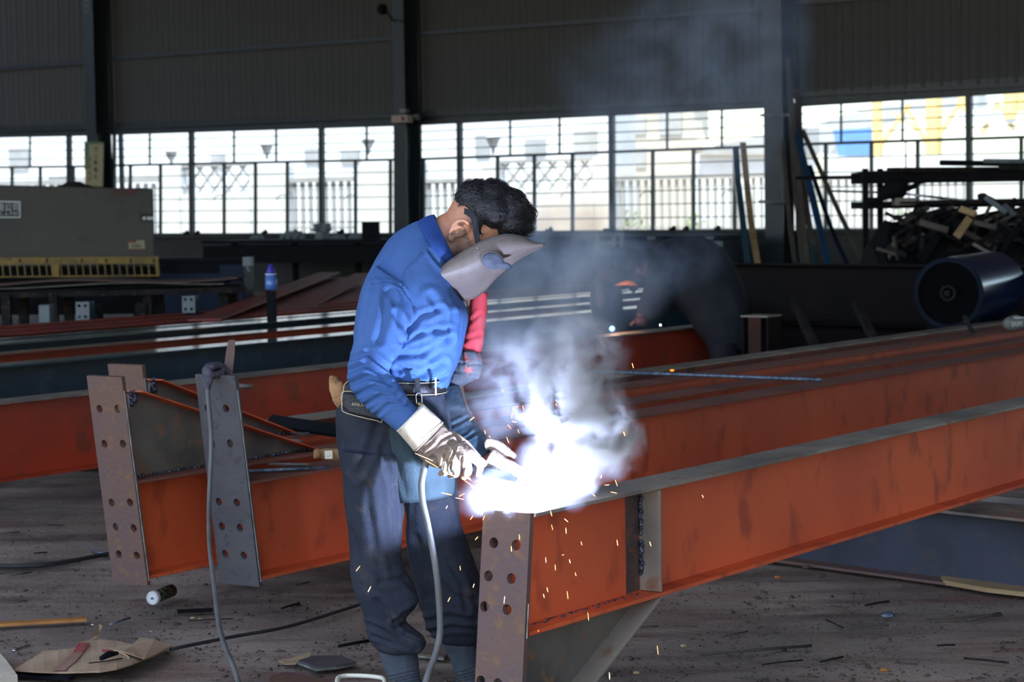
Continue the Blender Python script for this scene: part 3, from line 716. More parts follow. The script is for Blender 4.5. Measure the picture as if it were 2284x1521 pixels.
for k in range(3):
    edge_beam(-300, 770 - 9 * k, 15.0 + k * .55, .28, .2, 9.5 + .4 * k, M['redprimer'], ['rusty red beam just behind the green ones', 'rusty red beam, second behind the green ones', 'rusty red beam, third behind the green ones'][k], group='rusty red beams behind the green ones')
# fan of red beams lying askew towards the wall
fan = [((455, 712), (735, 607)), ((505, 722), (765, 618)), ((590, 722), (815, 609)), ((650, 722), (860, 625)), ((720, 722), (900, 640)), ]
for k, (a, b_) in enumerate(fan):
    A = P(a[0], a[1], 17.2 + .15 * k); B_ = P(b_[0], b_[1], 17.2); 
    r = ray(*b_); s_ = (A.z + .05 - CAMH) / r.z if abs(r.z) > 1e-4 else 20; s_ = min(max(s_, 20), 27); B_ = CAM + r * s_
    d_ = (B_ - A); L_ = d_.length; rise = d_.z / V(d_.x, d_.y, 0).length; d_.z = 0
    ibeam('steel_beam', ['leftmost', 'second from the left', 'middle', 'second from the right', 'rightmost'][k] + ' of the red beams fanned out under the blue bottle', A, L_, .22, .26, M['redprimer'], d=d_.normalized(), group='red beams fanned out under the blue bottle', rise=rise)
# supports under the rear piles
for k, (px, d_) in enumerate(((60, 13.6), (640, 15.2), (250, 16.8))):
    q = P(px, 900, d_); m = MB(); m.box(V(q.x, q.y, .09), 2.0 if k < 2 else 3, .14, .16, AX); tag(m.build('packing_block', M['black']), ['dark timber bearer under the rear beams at left', 'dark timber bearer under the rear beams behind the welder', 'dark timber bearer under the rusty beams'][k], 'block')
# ---- blue-grey beam lying at the lower right, another behind it
A = G(1790, 1262, .0); B_ = G(2400, 1345, .0)
d_ = dir_from(A, B_); nrm = d_.cross(Z)
t, *_ = ibeam('steel_beam', 'grey-blue beam lying on the floor at the lower right behind the front beam', A - d_ * .45 + nrm * -.09 + Z * .30, 6, .30, .19, mat('blue_grey_steel', (58, 62, 76), (48, 51, 62), .6, .1, 3, c3=(66, 62, 66)), d=d_, mtop=M['worn'], mbot=M['rust'])
m = MB(); a = P(2080, 1098, 9.8); b_ = P(2420, 1128, 9.4); m.beam(a, b_, .1, .03); tag(m.build('steel_strip', M['worn'], bevel=.003), 'pale worn steel strip lying behind the front beam at far right', 'steel strip')
# ---- dark beam and rust box at the right behind the stack
A = P(1560, 590, 20.5); B_ = P(2150, 585, 18.4)
d_ = dir_from(A, B_)
ibeam('steel_beam', 'very dark deep girder running below the leaning boards', V(A.x, A.y, P(1640, 587, 20.2).z), 4.2, .5, .25, mat('dark_rust', (30, 22, 21), (23, 19, 19), .85, scale=2, spec=.15), d=d_)
ibeam('steel_beam', 'very dark girder added as shade underneath the first below the leaning boards', V(A.x, A.y, P(1640, 587, 20.2).z - .52) + E2 * .05 + E1 * .1, 4.4, .42, .3, bpy.data.materials['dark_rust'], d=d_)  # added dark girder standing in for the shade under the first one
t = thing('box_column_end', 'rusty hollow box section standing right of the second worker', 'steel section', G(1698, 900) * 0 + V(P(1698, 760, 16).x, P(1698, 760, 16).y, 0))
c = P(1698, 706, 16); zt_ = c.z
for nm, off, sx, sy in (('side_wall', E1 * -.1, .012, .2), ('side_wall', E1 * .1, .012, .2), ('front_wall', E2 * -.1 - E1 * .0, .1, .012)):
    m = MB(); q = c + off; m.box(V(q.x, q.y, zt_ / 2), sx, sy, zt_, AX); m.build(nm, bpy.data.materials['dark_rust'] if nm == 'side_wall' else mat('dim_rust', (66, 38, 30), (52, 32, 26), .8, scale=4, spec=.2), t)
m = MB(); m.box(V(c.x, c.y, zt_ + .006), .22, .22, .012, AX); m.build('cap_plate', M['worn'], t)
for k, (a, b_) in enumerate((((1768, 668), (1822, 782)), ((1910, 680), (1955, 768)))):
    m = MB(); m.beam(P(a[0], a[1], 17), P(b_[0], b_[1], 16.6), .06, .05); m.beam(P(b_[0], b_[1], 16.6), V(P(b_[0], b_[1], 16.6).x + .12, P(b_[0], b_[1], 16.6).y, 0), .06, .05)
    tag(m.build('diagonal_prop', M['dirt'], bevel=.003), ['rusty prop slanting under the dark girder, nearer the second worker', 'rusty prop slanting under the dark girder, nearer the blue cylinder'][k], 'prop')
# rod across the stack
a = P(1268, 826, 10.4); b_ = onplane(1832, 847, V(0, 0, max(ztA, ztB + .02) + .014), Z)
a = onplane(1268, 826, V(0, 0, max(ztA, ztB + .02) + .02), Z)
m = MB(); m.tube([a, b_], .011, 8); tag(m.build('steel_rod', M['rebar'], smooth=True), 'grey-blue steel rod lying across the stacked orange beams', 'rod')
# ================================================================== MACHINES AND CLUTTER AT THE BACK
WX, WY = V(1, 0, 0), V(0, 1, 0)
def pbox(m, x0, y0, x1, y1, d, dep):
    """real box whose camera-facing face covers the pixel rectangle at distance d"""
    a = P(x0, (y0 + y1) / 2, d); c = P(x1, (y0 + y1) / 2, d); a.z = P((x0 + x1) / 2, y1, d).z; c.z = P((x0 + x1) / 2, y0, d).z; m.box(V((a.x + c.x) / 2, (a.y + c.y) / 2 + dep / 2, (a.z + c.z) / 2), c.x - a.x, dep, c.z - a.z); return m
def PB(name, x0, y0, x1, y1, d, dep, mt, parent=None, bevel=0):
    return pbox(MB(), x0, y0, x1, y1, d, dep).build(name, mt, parent, bevel=bevel)
# --- shearing machine at the left
q = P(150, 700, 22.5)
sm = thing('shearing_machine', 'big beige shearing machine with a yellow finger guard at left', 'machine', V(q.x, q.y + .6, 0))
fa = P(-420, 470, 21.9); fb = P(343, 470, 22.8); mx_ = (fb - fa); mx_.z = 0; mx_.normalize(); mn = V(mx_.y, -mx_.x, 0)   # mn faces the camera
def fm(px, py, out=0.0): return onplane(px, py, fb + mn * out, mn)
def face_prism(pts, dep, out=0.0): m = MB(); m.prism([fm(x, y, out) for x, y in pts], -mn * dep); return m
face_prism([(-420, 402), (342, 421), (345, 577), (-420, 582)], 1.1).build('upper_beam', M['machine'], sm, bevel=.015)
o = face_prism([(-420, 577), (353, 572), (353, 588), (-420, 594)], .05, .28); o.build('guard_rail', M['yellow'], sm)
face_prism([(-420, 620), (354, 613), (354, 616), (-420, 623)], .04, .28).build('guard_rail', M['yellow'], sm)
for i in range(48):
    px = -420 + i * 16.3
    if px > 352: break
    face_prism([(px, 590), (px + 2.5, 590), (px + 5.5, 618), (px + 3, 618)], .02, .27).build('guard_finger', M['yellow'], sm)
face_prism([(113, 576), (133, 576), (131, 618), (116, 618)], .03, .30).build('guard_bracket', M['yellow'], sm)
face_prism([(347, 573), (353, 573), (356, 616), (350, 616)], .03, .30).build('guard_bracket', M['yellow'], sm)
for px in (44, 104, 124, 182, 237, 291, 343, -20, -80):
    face_prism([(px - 1.5, 577), (px + 2, 577), (px + 1.5, 586), (px - 1, 586)], .01, .292).build('slot_bolt', M['black'], sm)
face_prism([(-420, 600), (352, 596), (352, 700), (-420, 706)], .8, -.12).build('blade_bed', M['black'], sm)
face_prism([(-420, 690), (-380, 690), (-380, 860), (-420, 860)], .8, -.1).build('side_frame', M['black'], sm)
m = MB(); a = fm(330, 690, -.1); m.box(V(a.x, a.y, a.z / 2) - mn * .4, .14, .8, a.z, (mx_, mn, Z)); m.build('side_frame', M['black'], sm)
# plates and lettering on it
face_prism([(-60, 447), (46, 449), (46, 486), (-60, 486)], .012, .014).build('name_plate', M['inkpale'], sm)
face_prism([(-60, 450), (43, 452), (43, 483), (-60, 483)], .012, .018).build('name_plate_field', M['inkdark'], sm)
mup = Z
def mtext(s_, px, py, hpx, mt, nm, wpx=None):
    o0 = fm(px, py, .02); sc = hpx / (F / 22.6); return text(s_, sc * 1.25, mt, nm, sm, o0, mx_, mup, mn, .002, width=None if wpx is None else wpx / (F / 22.6))
mtext('有限公司', -26, 470, 15, M['inkpale'], 'lettering', 66)
mtext('CO.,LTD', -20, 480, 7, M['inkpale'], 'lettering', 58)
mtext('安全第一', 246, 435, 15, M['inkred'], 'lettering', 72)
face_prism([(311, 475), (342, 476), (342, 496), (314, 494)], .008, .012).build('small_plate', M['inkdark'], sm)
m = MB()
for px in (322, 332, 339): m.ball(fm(px, 487, .016), .02, 8, 5, (1, .3, 1), (mx_, mn, Z))
m.build('plate_symbol', M['inkpale'], sm)
face_prism([(286, 536), (322, 536), (324, 558), (288, 558)], .006, .01).build('warning_label', M['signbeige'], sm)
face_prism([(286, 536), (304, 536), (304, 541), (286, 541)], .004, .014).build('label_band', M['inkred'], sm)
face_prism([(288, 555), (324, 555), (324, 558), (288, 558)], .004, .014).build('label_band', M['inkred'], sm)
mtext('小心', 292, 552, 9, M['inkdark'], 'lettering')
# cloth lying on top
m = MB(); c = fm(165, 412, -.25); 
for i in range(9): m.ball(c + mx_ * (i - 4) * .045 - Z * abs(i - 4) * .012, .075 - .006 * abs(i - 4), 8, 6, (1, 1, .5 + .2 * (i % 2)))
o = m.build('cloth', M['dirt']); bake(o, remesh=.02, smooth=3); tag(o, 'crumpled dark cloth lying on top of the shearing machine', 'cloth')
# --- dark table with plates in front of the machine
tb = thing('sheet_table', 'long low dark table with wavy steel sheets below the yellow guard', 'table', V(P(250, 700, 20).x, P(250, 700, 20).y, 0))
zt = P(250, 655, 20).z
m = MB(); a = P(-300, 655, 20); b_ = P(535, 650, 20.6); m.beam(V(a.x, a.y + .3, zt), V(b_.x, b_.y + .3, zt), 1.0, .05); m.build('table_top', M['dirt'], tb)
for px in (-100, 15, 120, 330, 500):
    for dy_ in (0, .7):
        q = P(px, 700, 20 + .6 * (px / 535)); m = MB(); m.box(V(q.x, q.y + dy_, zt / 2), .08, .08, zt); m.build('leg', M['dirt'], tb)
for k in range(3):
    m = MB(); n_ = 30; vs_ = []; fs_ = []
    a = P(-250 + 60 * k, 655, 20.1); b_ = P(470 + 30 * k, 650, 20.5)
    for i in range(n_ + 1):
        t_ = i / n_; p_ = a + (b_ - a) * t_; z_ = zt + .035 + .03 * k + .02 * math.sin(t_ * 9 + k * 2) * (.4 + k * .3) + .008
        for dy in (0, .75): 
            for dz in (0, -.008): vs_.append(V(p_.x, p_.y + dy, z_ + dz))
    for i in range(n_):
        q = i * 4; fs_ += [(q, q + 4, q + 6, q + 2), (q + 1, q + 3, q + 7, q + 5), (q, q + 1, q + 5, q + 4), (q + 2, q + 6, q + 7, q + 3)]
    m.add(vs_, fs_); tag(m.build('steel_sheet', (M['dirt'], M['mill'], M['rust'])[k]), ['lowest of the wavy dark sheets on the low table', 'middle one of the wavy sheets on the low table', 'topmost wavy rust-brown sheet on the low table'][k], 'steel sheet', 'wavy sheets on the low table')
# --- grey base plates with four holes, standing among the beams
def holed_plate(x0, y0, x1, y1, d, label, n4=((.25, .8), (.72, .8), (.25, .22), (.72, .22))):
    a = P(x0, y1, d); c = P(x1, y0, d); w_, h_ = c.x - a.x, c.z - a.z
    vs_, fs_ = holed(w_, h_, [(x * w_, y * h_) for x, y in n4], .014, .014)
    t = thing('base_plate_stub', label, 'steel plate', V((a.x + c.x) / 2, a.y, 0))
    m = MB(); m.add([V(a.x + v.x, a.y + v.z, a.z + v.y) for v in vs_], fs_); m.build('plate', M['palegrey'], t)
    m = MB(); m.box(V((a.x + c.x) / 2, a.y + .15, (a.z + c.z) / 2), .012, .28, h_ * .9); m.box(V((a.x + c.x) / 2, a.y + .3, (a.z + c.z) / 2), w_ * .8, .012, h_ * .9)
    m.build('stub', M['green'], t)
    m = MB(); m.box(V((a.x + c.x) / 2, a.y + .17, a.z / 2), w_ * .7, .2, a.z); m.build('foot_block', M['black'], t)
holed_plate(170, 673, 199, 716, 18.4, 'pale grey plate with four holes standing under the low table at left')
holed_plate(407, 660, 435, 698, 18.8, 'pale grey plate with holes standing under the low table nearer the blue bottle')
for k, px in enumerate((103, 215, 317)):
    q = P(px, 700, 18.8); m = MB(); m.box(V(q.x, q.y, .38), .09, .16, .76); tag(m.build('post', (M['palegrey'], M['dirt'], M['dirt'])[k], bevel=.004), ['pale short post under the low table, leftmost', 'dark short post right of the four-hole plate', 'dark short post midway between the two holed plates'][k], 'post')
# --- blue machine and switch box
bm_ = thing('blue_machine', 'dark blue machine with a pale switch box right of the shearing machine', 'machine', V(P(450, 700, 23).x, P(450, 700, 23).y + .4, 0))
PB('body', 352, 583, 545, 720, 23, .9, M['blue'], bm_, .01)
PB('roller', 360, 592, 490, 606, 22.9, .1, M['black'], bm_)
PB('top_rail', 352, 576, 548, 584, 22.8, .2, M['black'], bm_)
PB('side_panel', 490, 590, 543, 622, 22.85, .1, M['blue'], bm_, .005)
PB('switch_box', 541, 573, 562, 594, 22.6, .16, M['palegrey'], bm_, .006)
m = MB(); m.tube([P(551, 594, 22.6), P(556, 606, 22.6)], .014, 6); m.build('switch_lever', M['palegrey'], bm_, True)
# --- long workbench under the window with things on it
wbch = thing('workbench', 'long dark workbench under the window between the left and middle columns', 'workbench', V(P(700, 600, 31).x, P(700, 600, 31).y, 0))
ztb = P(700, 556, 31).z
a = wl_pt(Wp(490, 540, 1.6).dot(E1), ztb, 1.6); b_ = wl_pt(Wp(930, 540, 1.6).dot(E1), ztb, 1.6)
m = MB(); m.beam(a, b_, 1.0, .06); m.build('bench_top', M['black'], wbch)
m = MB(); m.beam(a - Z * .22, b_ - Z * .22, .9, .3); m.build('apron', M['black'], wbch)
for f_ in (0.02, .34, .66, .98):
    p_ = a + (b_ - a) * f_; m = MB(); m.box(V(p_.x, p_.y, ztb / 2) + E2 * .3, .08, .08, ztb, AX); m.build('leg', M['black'], wbch)
def clutter(px, kind, sz_, label, cat, mt, off=1.6):
    c = Wp(px, 555, off); c = wl_pt(c.dot(E1), ztb + .03, off)
    m = MB()
    if kind == 'vice':
        m.box(c + Z * sz_ * .2, sz_ * .5, sz_ * .6, sz_ * .4, AX); m.box(c + Z * sz_ * .6 - E1 * sz_ * .3, sz_ * .2, sz_ * .5, sz_ * .45, AX); m.box(c + Z * sz_ * .6 + E1 * sz_ * .3, sz_ * .2, sz_ * .5, sz_ * .45, AX); m.tube([c + Z * sz_ * .5 - E1 * sz_ * .8, c + Z * sz_ * .5 + E1 * sz_ * .6], sz_ * .06, 6)
    elif kind == 'box': m.box(c + Z * sz_ / 2, sz_ * .8, sz_ * .7, sz_, AX)
    elif kind == 'rag':
        for i in range(10): m.ball(c + E1 * (i - 5) * sz_ * .15 + Z * sz_ * .1 * (1 + (i * 7) % 3), sz_ * .16, 7, 5)
    o = m.build({'vice': 'bench_vice', 'box': 'small_case', 'rag': 'rag_heap'}[kind], mt, bevel=.006 if kind != 'rag' else 0, smooth=kind == 'rag'); return tag(o, label, cat)
clutter(575, 'rag', .2, 'small pale heap of offcuts at the left end of the workbench', 'scrap', M['palegrey'])
clutter(655, 'rag', .34, 'pale rags lying on the workbench left of the vice', 'rags', M['palegrey'])
clutter(720, 'vice', .34, 'bench vice standing on the workbench below the window', 'vice', M['palegrey'])
clutter(755, 'rag', .2, 'small heap right of the bench vice', 'scrap', M['palegrey'])
clutter(800, 'rag', .24, 'pale offcuts on the workbench close to the welder', 'scrap', M['palegrey'])
clutter(828, 'box', .3, 'dark case standing on the workbench behind the welder\'s back', 'case', M['black'])
for k, (px, w_) in enumerate(((655, .12), (826, .16), (415, .08), (440, .06), (590, .07), (760, .1), (1225, .1), (1360, .2), (1500, .08), (1530, .06), (1600, .07))):
    c = wl_pt(Wp(px, 520, .05).dot(E1), SILLZ, .05); m = MB(); m.box(c + Z * .03, w_, .1, .05, AX); m.ball(c + Z * .05 + E1 * w_ * .3, .04, 7, 5)
    tag(m.build('sill_scrap', M['black']), 'little dark lump of scrap on the sill, ' + ['left of the thick mullion above the bottle', 'right behind the welder\'s back', 'leftmost one beside the shearing machine', 'second from the shearing machine', 'left of the bottle', 'above the bench vice', 'right of the welder\'s head', 'above the pale cabinet', 'above the second worker', 'right of the second worker\'s back', 'nearest the leaning boards'][k], 'scrap', 'scrap lumps on the window sill')
# second bench to the right (behind the smoke)
wb2 = thing('workbench', 'dark cluttered workbench behind the second worker', 'workbench', V(P(1450, 600, 28).x, P(1450, 600, 28).y, 0))
zt2 = P(1450, 548, 28).z
a = wl_pt(Wp(1190, 540, 1.5).dot(E1), zt2, 1.5); b_ = wl_pt(Wp(1640, 540, 1.5).dot(E1), zt2, 1.5)
m = MB(); m.beam(a, b_, .9, .06); m.build('bench_top', M['black'], wb2)
m = MB(); m.beam(a - Z * .4 - E2 * .1, b_ - Z * .4 - E2 * .1, .7, .72); m.build('apron', M['dirt'], wb2)
for f_ in (0.05, .95):
    p_ = a + (b_ - a) * f_; m = MB(); m.box(V(p_.x, p_.y, zt2 / 2), .1, .8, zt2, AX); m.build('leg', M['black'], wb2)
cab = thing('open_cabinet', 'small pale open-fronted cabinet on the bench left of the second worker', 'cabinet', V(P(1355, 560, 27.5).x, P(1355, 560, 27.5).y, zt2 + .03))
for nm, r_ in (('side_panel', (1330, 522, 1337, 560)), ('side_panel', (1384, 522, 1390, 556)), ('top_panel', (1330, 520, 1392, 527)), ('shelf', (1337, 540, 1386, 543)), ('divider', (1366, 527, 1374, 550))): PB(nm, *r_, 27.5, .3, M['palegrey'], cab)
for k, (x0, y0, x1, y1) in enumerate(((1515, 531, 1540, 537), (1548, 532, 1560, 537), (1575, 528, 1592, 534), (1581, 538, 1612, 550), (1445, 528, 1462, 534))):
    tag(PB('steel_offcut', x0, y0, x1, y1, 27.4 + .1 * k, .12, M['palegrey'], bevel=.005), 'pale offcut on the rear bench, ' + ['longest one above the second worker\'s back', 'short one above the second worker\'s back', 'small one left of the leaning boards', 'largest, just left of the leaning boards', 'small one above the second worker\'s head'][k], 'offcut', 'pale offcuts on the rear bench')
# --- blue bottle
q = P(605, 646, 17.0); bt = thing('water_bottle', 'blue plastic bottle with a pale band standing on a dark beam end', 'bottle', q)
k_ = F / 17.0
m = MB(); m.tube([q, q + Z * .004, q + Z * 14 / k_, q + Z * 33 / k_], [10 / k_, 13.5 / k_, 13 / k_, 12 / k_], 16); m.build('bottle_body', M['bottle'], bt, True)
m = MB(); m.tube([q + Z * 33 / k_, q + Z * 36 / k_], 12.8 / k_, 16); m.build('band', M['paleblue'], bt, True)
m = MB(); m.tube([q + Z * 36 / k_, q + Z * 44 / k_, q + Z * 52 / k_, q + Z * 57 / k_], [11 / k_, 9 / k_, 5 / k_, 3.5 / k_], 16); m.build('cap', M['bcap'], bt, True)
m = MB(); m.box(V(q.x, q.y, q.z / 2 - .005), .07, .07, q.z - .01); tag(m.build('steel_stub', M['black'], bevel=.004), 'dark upright steel stub carrying the blue bottle', 'steel stub')
# --- sign, junction box, lamp, coil on the columns
sg = thing('notice_board', 'tall narrow notice board with green top on the left column', 'sign', Wp(208, 413, .62) * 1.0)
def sgp(px, py, out=0): return Wp(px, py, .60 + out)
m = MB(); m.prism([sgp(188, 316), sgp(230, 317), sgp(228, 416), (sgp(190, 413))], E2 * .02); m.build('board', M['signbeige'], sg)
m = MB(); m.prism([sgp(188, 316, .004), sgp(230, 317, .004), sgp(230, 322, .004), sgp(198, 322, .004), sgp(197, 375, .004), sgp(188, 378, .004)], E2 * .004); m.build('green_field', M['signgreen'], sg)
for ch, px, py, mt_ in (('禁', 210, 337, 'inkred'), ('止', 210, 353, 'inkred'), ('吸', 209, 367, 'inkdark'), ('烟', 209, 383, 'inkdark'), ('区', 209, 398, 'inkdark'), ('安', 196, 360, 'inkgreen'), ('全', 196, 375, 'inkgreen'), ('生', 196, 391, 'inkred'), ('产', 196, 405, 'inkred')):
    text(ch, .105, M[mt_], 'lettering', sg, sgp(px, py, .006), E1, Z, -E2, .001)
jb = thing('junction_box', 'small pinkish junction box on the middle column', 'electrical box', Wp(890, 274, .62))
def cbox(nm, x0, y0, x1, y1, off, dep, mt, parent, bv=.004):
    a = Wp(x0, y1, off); c = Wp(x1, y0, off); m = MB(); s_ = (a.dot(E1) + c.dot(E1)) / 2
    m.box(wl_pt(s_, (a.z + c.z) / 2, off) + E2 * dep / 2, c.dot(E1) - a.dot(E1), dep, c.z - a.z, AX); return m.build(nm, mt, parent, bevel=bv)
pinkish = mat('box_beige', (160, 142, 132), None, .5)
cbox('enclosure', 873, 256, 908, 274, .60, .16, pinkish, jb); cbox('socket', 895, 260, 902, 269, .61, .02, M['inkred'], jb)
cbox('gland', 891, 242, 905, 252, .58, .1, M['palegrey'], jb); cbox('switch', 922, 255, 931, 268, .3, .08, M['palegrey'], jb)
for k, (px, py, r_) in enumerate(((853, 17, .10),)):
    t = thing('floodlight', 'small dark floodlight hanging by the middle column near the top edge', 'lamp', Wp(860, 30, .7))
    c = Wp(858, 20, .9); m = MB(); m.tube([c - E1 * .05, c + E1 * .02 - E2 * .05], [.1, .05], 10); m.build('lamp_head', M['black'], t, True)
    m = MB(); m.tube(cat_rom([c, Wp(868, 34, .8), Wp(877, 46, .6), Wp(884, 44, .45)], 4), .018, 6); m.build('bracket', M['black'], t, True)
    m = MB(); m.ball(Wp(878, 50, .62), .03, 8, 6); m.build('knob', M['palegrey'], t, True)
m = MB(); c = Wp(195, 5, .55)
for dz in (0, -.11): m.tube([c + Z * (dz - .02) + (E1 * math.cos(a_) + Z * math.sin(a_)) * .065 for a_ in [i * math.pi / 6 for i in range(13)]], .014, 6, cap=False)
m.tube([Wp(195, 5, .55) + Z * .05, wl_pt(Wp(195, 5, .55).dot(E1), 8, .55)], .01, 6)
tag(m.build('chain_hoist_link', M['palegrey'], smooth=True), 'pale chain links hanging beside the left column at the top edge', 'chain')
for k, (x0, x1, py) in enumerate(((1697, 1757, 257), (1692, 1755, 450))):
    m = MB(); m.tube([Wp(x0, py, .75), Wp(x1, py - 1, .75)], .022, 8); m.box(Wp((x0 + x1) / 2, py, .62), .06, .3, .04, AX)
    tag(m.build('clamp_bar', M['palegrey'], smooth=False), ['upper grey clamp bar across the right column', 'lower grey clamp bar across the right column'][k], 'bar')
# --- boards leaning against the right column
def board(name, pts, d0, d1, wpx, th, mt, label, cat='board'):
    """pts: pixel path top -> bottom; d0/d1 distance at top and bottom"""
    n_ = len(pts) - 1; m = MB()
    P3 = [P(x, y, d0 + (d1 - d0) * i / n_) for i, (x, y) in enumerate(pts)]
    last = P3[-1]; prev = P3[-2]; dr = (last - prev).normalized()
    P3.append(last + dr * (last.z / max(-dr.z, .2)))            # runs on to the floor
    P3 = cat_rom(P3, 4); rings = []
    for i, p_ in enumerate(P3):
        t_ = (P3[min(i + 1, len(P3) - 1)] - P3[max(i - 1, 0)]).normalized(); x_ = V(1, 0, 0) - t_ * t_.x; x_.normalize(); y_ = t_.cross(x_)
        w_ = wpx / F * p_.y / 2
        rings.append([p_ + x_ * w_ + y_ * th / 2, p_ - x_ * w_ + y_ * th / 2, p_ - x_ * w_ - y_ * th / 2, p_ + x_ * w_ - y_ * th / 2])
    m.loft(rings); return tag(m.build(name, mt), label, cat, 'lengths leaning on the right column')
D1 = 27.6
board('steel_angle', [(1641, 330), (1645, 400), (1650, 440), (1667, 583)], 28.4, 26.8, 14, .05, M['green'], 'dark green steel length leaning left of the tan plank', 'steel length')
board('plank', [(1657, 320), (1665, 400), (1676, 500), (1689, 583)], 28.4, 26.8, 13, .04, M['tan'], 'pale tan plank leaning left of the right column', 'plank')
board('plank', [(1747, 320), (1752, 400), (1762, 500), (1770, 560)], D1, 26.6, 9, .04, M['oldwood'], 'narrow weathered length leaning closest to the right column', 'plank')
board('plank', [(1760, 180), (1766, 300), (1776, 440), (1790, 583)], D1, 26.5, 10, .04, M['oldwood'], 'tall weathered length that reaches up the right column', 'plank')
board('plank', [(1757, 130), (1768, 260), (1782, 400), (1800, 583)], D1 - .1, 26.4, 11, .04, M['oldwood'], 'tallest weathered length on the right column', 'plank')
board('plank', [(1777, 200), (1787, 330), (1800, 470), (1822, 583)], D1 - .2, 26.3, 12, .04, M['oldwood'], 'weathered length just left of the blue board', 'plank')
board('steel_angle', [(1776, 318), (1790, 420), (1806, 520), (1816, 583)], D1 - .3, 26.2, 8, .04, M['green'], 'thin dark green length behind the blue board', 'steel length')
board('blue_board', [(1766, 250), (1785, 330), (1812, 440), (1846, 583)], D1 - .3, 26.0, 15, .03, M['bluebd'], 'long blue painted board leaning on the right column')
board('steel_angle', [(1806, 370), (1830, 440), (1862, 530), (1886, 583)], D1 - .4, 25.9, 9, .03, M['blue'], 'narrow dark blue length leaning right of the blue board', 'steel length')
board('plank', [(1791, 292), (1830, 380), (1870, 470), (1925, 583)], D1 - .5, 25.8, 8, .05, M['oldwood'], 'thin drilled batten slanting farthest to the right', 'plank')
# --- storage rack with bars, and the scrap pile
rk = thing('storage_rack', 'dark steel storage rack loaded with bars at right', 'rack', V(P(2120, 520, 24).x, P(2120, 520, 24).y, 0))
for px in (1930, 1963, 2400):
    q = P(px, 400, 24 if px != 1963 else 24.9); top = P(px, 376, q.y).z; m = MB(); m.box(V(q.x, q.y, top / 2), .06, .06, top); m.build('upright', M['black'], rk)
for nm, (x0, y0, x1, y1), dep in (('shelf_beam', (1926, 379, 2440, 405), .9), ('shelf_beam', (1926, 446, 2440, 462), .9)): PB(nm, x0, y0, x1, y1, 24, dep, M['black'], rk)
def bar3(name, a, b_, da, db, r_, mt, label, cat, grp=None, flat=False):
    m = MB()
    if flat: m.beam(P(a[0], a[1], da), P(b_[0], b_[1], db), .08, r_ * 2)
    else: m.tube([P(a[0], a[1], da), P(b_[0], b_[1], db)], r_, 8)
    return tag(m.build(name, mt, smooth=not flat), label, cat, grp)
GRK = 'bars stored on the rack'
bar3('steel_bar', (1980, 379), (2420, 376), 23.9, 24.2, .025, M['dirt'], 'brown flat bar on the upper shelf of the rack', 'bar', GRK, True)
bar3('steel_bar', (2098, 363), (2420, 368), 23.6, 24.2, .03, M['black'], 'dark pipe jutting left over the upper shelf of the rack', 'bar', GRK)
bar3('steel_bar', (2195, 359), (2440, 361), 23.7, 24.3, .024, M['palegrey'], 'pale grey bar on top of the upper shelf', 'bar', GRK)
bar3('steel_bar', (2230, 374), (2440, 376), 23.8, 24.3, .03, M['dirt'], 'dark bar lying on the upper shelf at the right edge', 'bar', GRK)
bar3('steel_bar', (1776, 397), (1940, 395), 25.2, 24.2, .02, M['black'], 'dark bar sticking out left from the upper shelf', 'bar', GRK)
bar3('steel_tube', (1856, 426), (1960, 429), 24.9, 24.2, .013, M['palegrey'], 'thin pale tube lying on the lower shelf, left part', 'tube')
bar3('steel_tube', (2014, 432), (2150, 447), 23.8, 24.0, .014, M['chrome'], 'thin bright tube slanting over the lower shelf', 'tube')
t = thing('hand_grinder', 'dark power tool with a rod handle on the lower shelf of the rack', 'tool', P(2000, 447, 23.9))
m = MB(); m.tube([P(1962, 436, 23.8), P(1985, 425, 23.8), P(2010, 418, 23.8), P(2022, 420, 23.8)], [.06, .1, .12, .08], 10); m.build('tool_body', M['black'], t, True)
m = MB(); m.tube([P(2005, 422, 23.8), P(2068, 405, 23.8)], .012, 6); m.tube([P(2010, 426, 23.8), P(2045, 413, 23.8)], .03, 8); m.build('tool_handle', M['black'], t, True)
m = MB(); pbox(m, 1940, 440, 1965, 452, 23.9, .3); m.build('tool_foot', M['black'], t)
tag(PB('carton', 1998, 441, 2042, 458, 23.75, .3, mat('drab_box', (140, 128, 116), None, .8), bevel=.004), 'drab carton under the power tool on the lower shelf', 'box')
# scrap: a mound of countable offcuts
pile = thing('scrap_heap', 'dark heap of scrap underneath the storage rack', 'scrap heap', V(P(2110, 560, 22.6).x, P(2110, 560, 22.6).y, 0))
m = MB(); c = P(2130, 560, 22.4); prof = [(1938, 545), (1965, 500), (2010, 492), (2060, 478), (2120, 470), (2180, 478), (2230, 468), (2290, 470), (2420, 490), (2480, 560)]
rings = []
for k in range(7):
    dpt = -1.0 + k * .33; sc = math.sqrt(max(1 - (dpt / 1.05) ** 2, 0.02)); ring = []
    for px, py in prof:
        q = P(px, py, 22.4); ring.append(V(q.x, q.y + dpt, max(q.z * sc + .05 * noise.noise(V(px * .05, k, 0)), 0)))
    for px, py in reversed(prof): q = P(px, py, 22.4); ring.append(V(q.x, q.y + dpt, 0))
    rings.append(ring)
m.loft(rings); m.build('mound', M['black'], pile)
random.seed(21)
kinds = [('steel_offcut', M['dirt']), ('steel_offcut', M['black']), ('wood_offcut', M['oldwood']), ('steel_offcut', M['mill']), ('steel_offcut', M['palegrey'])]
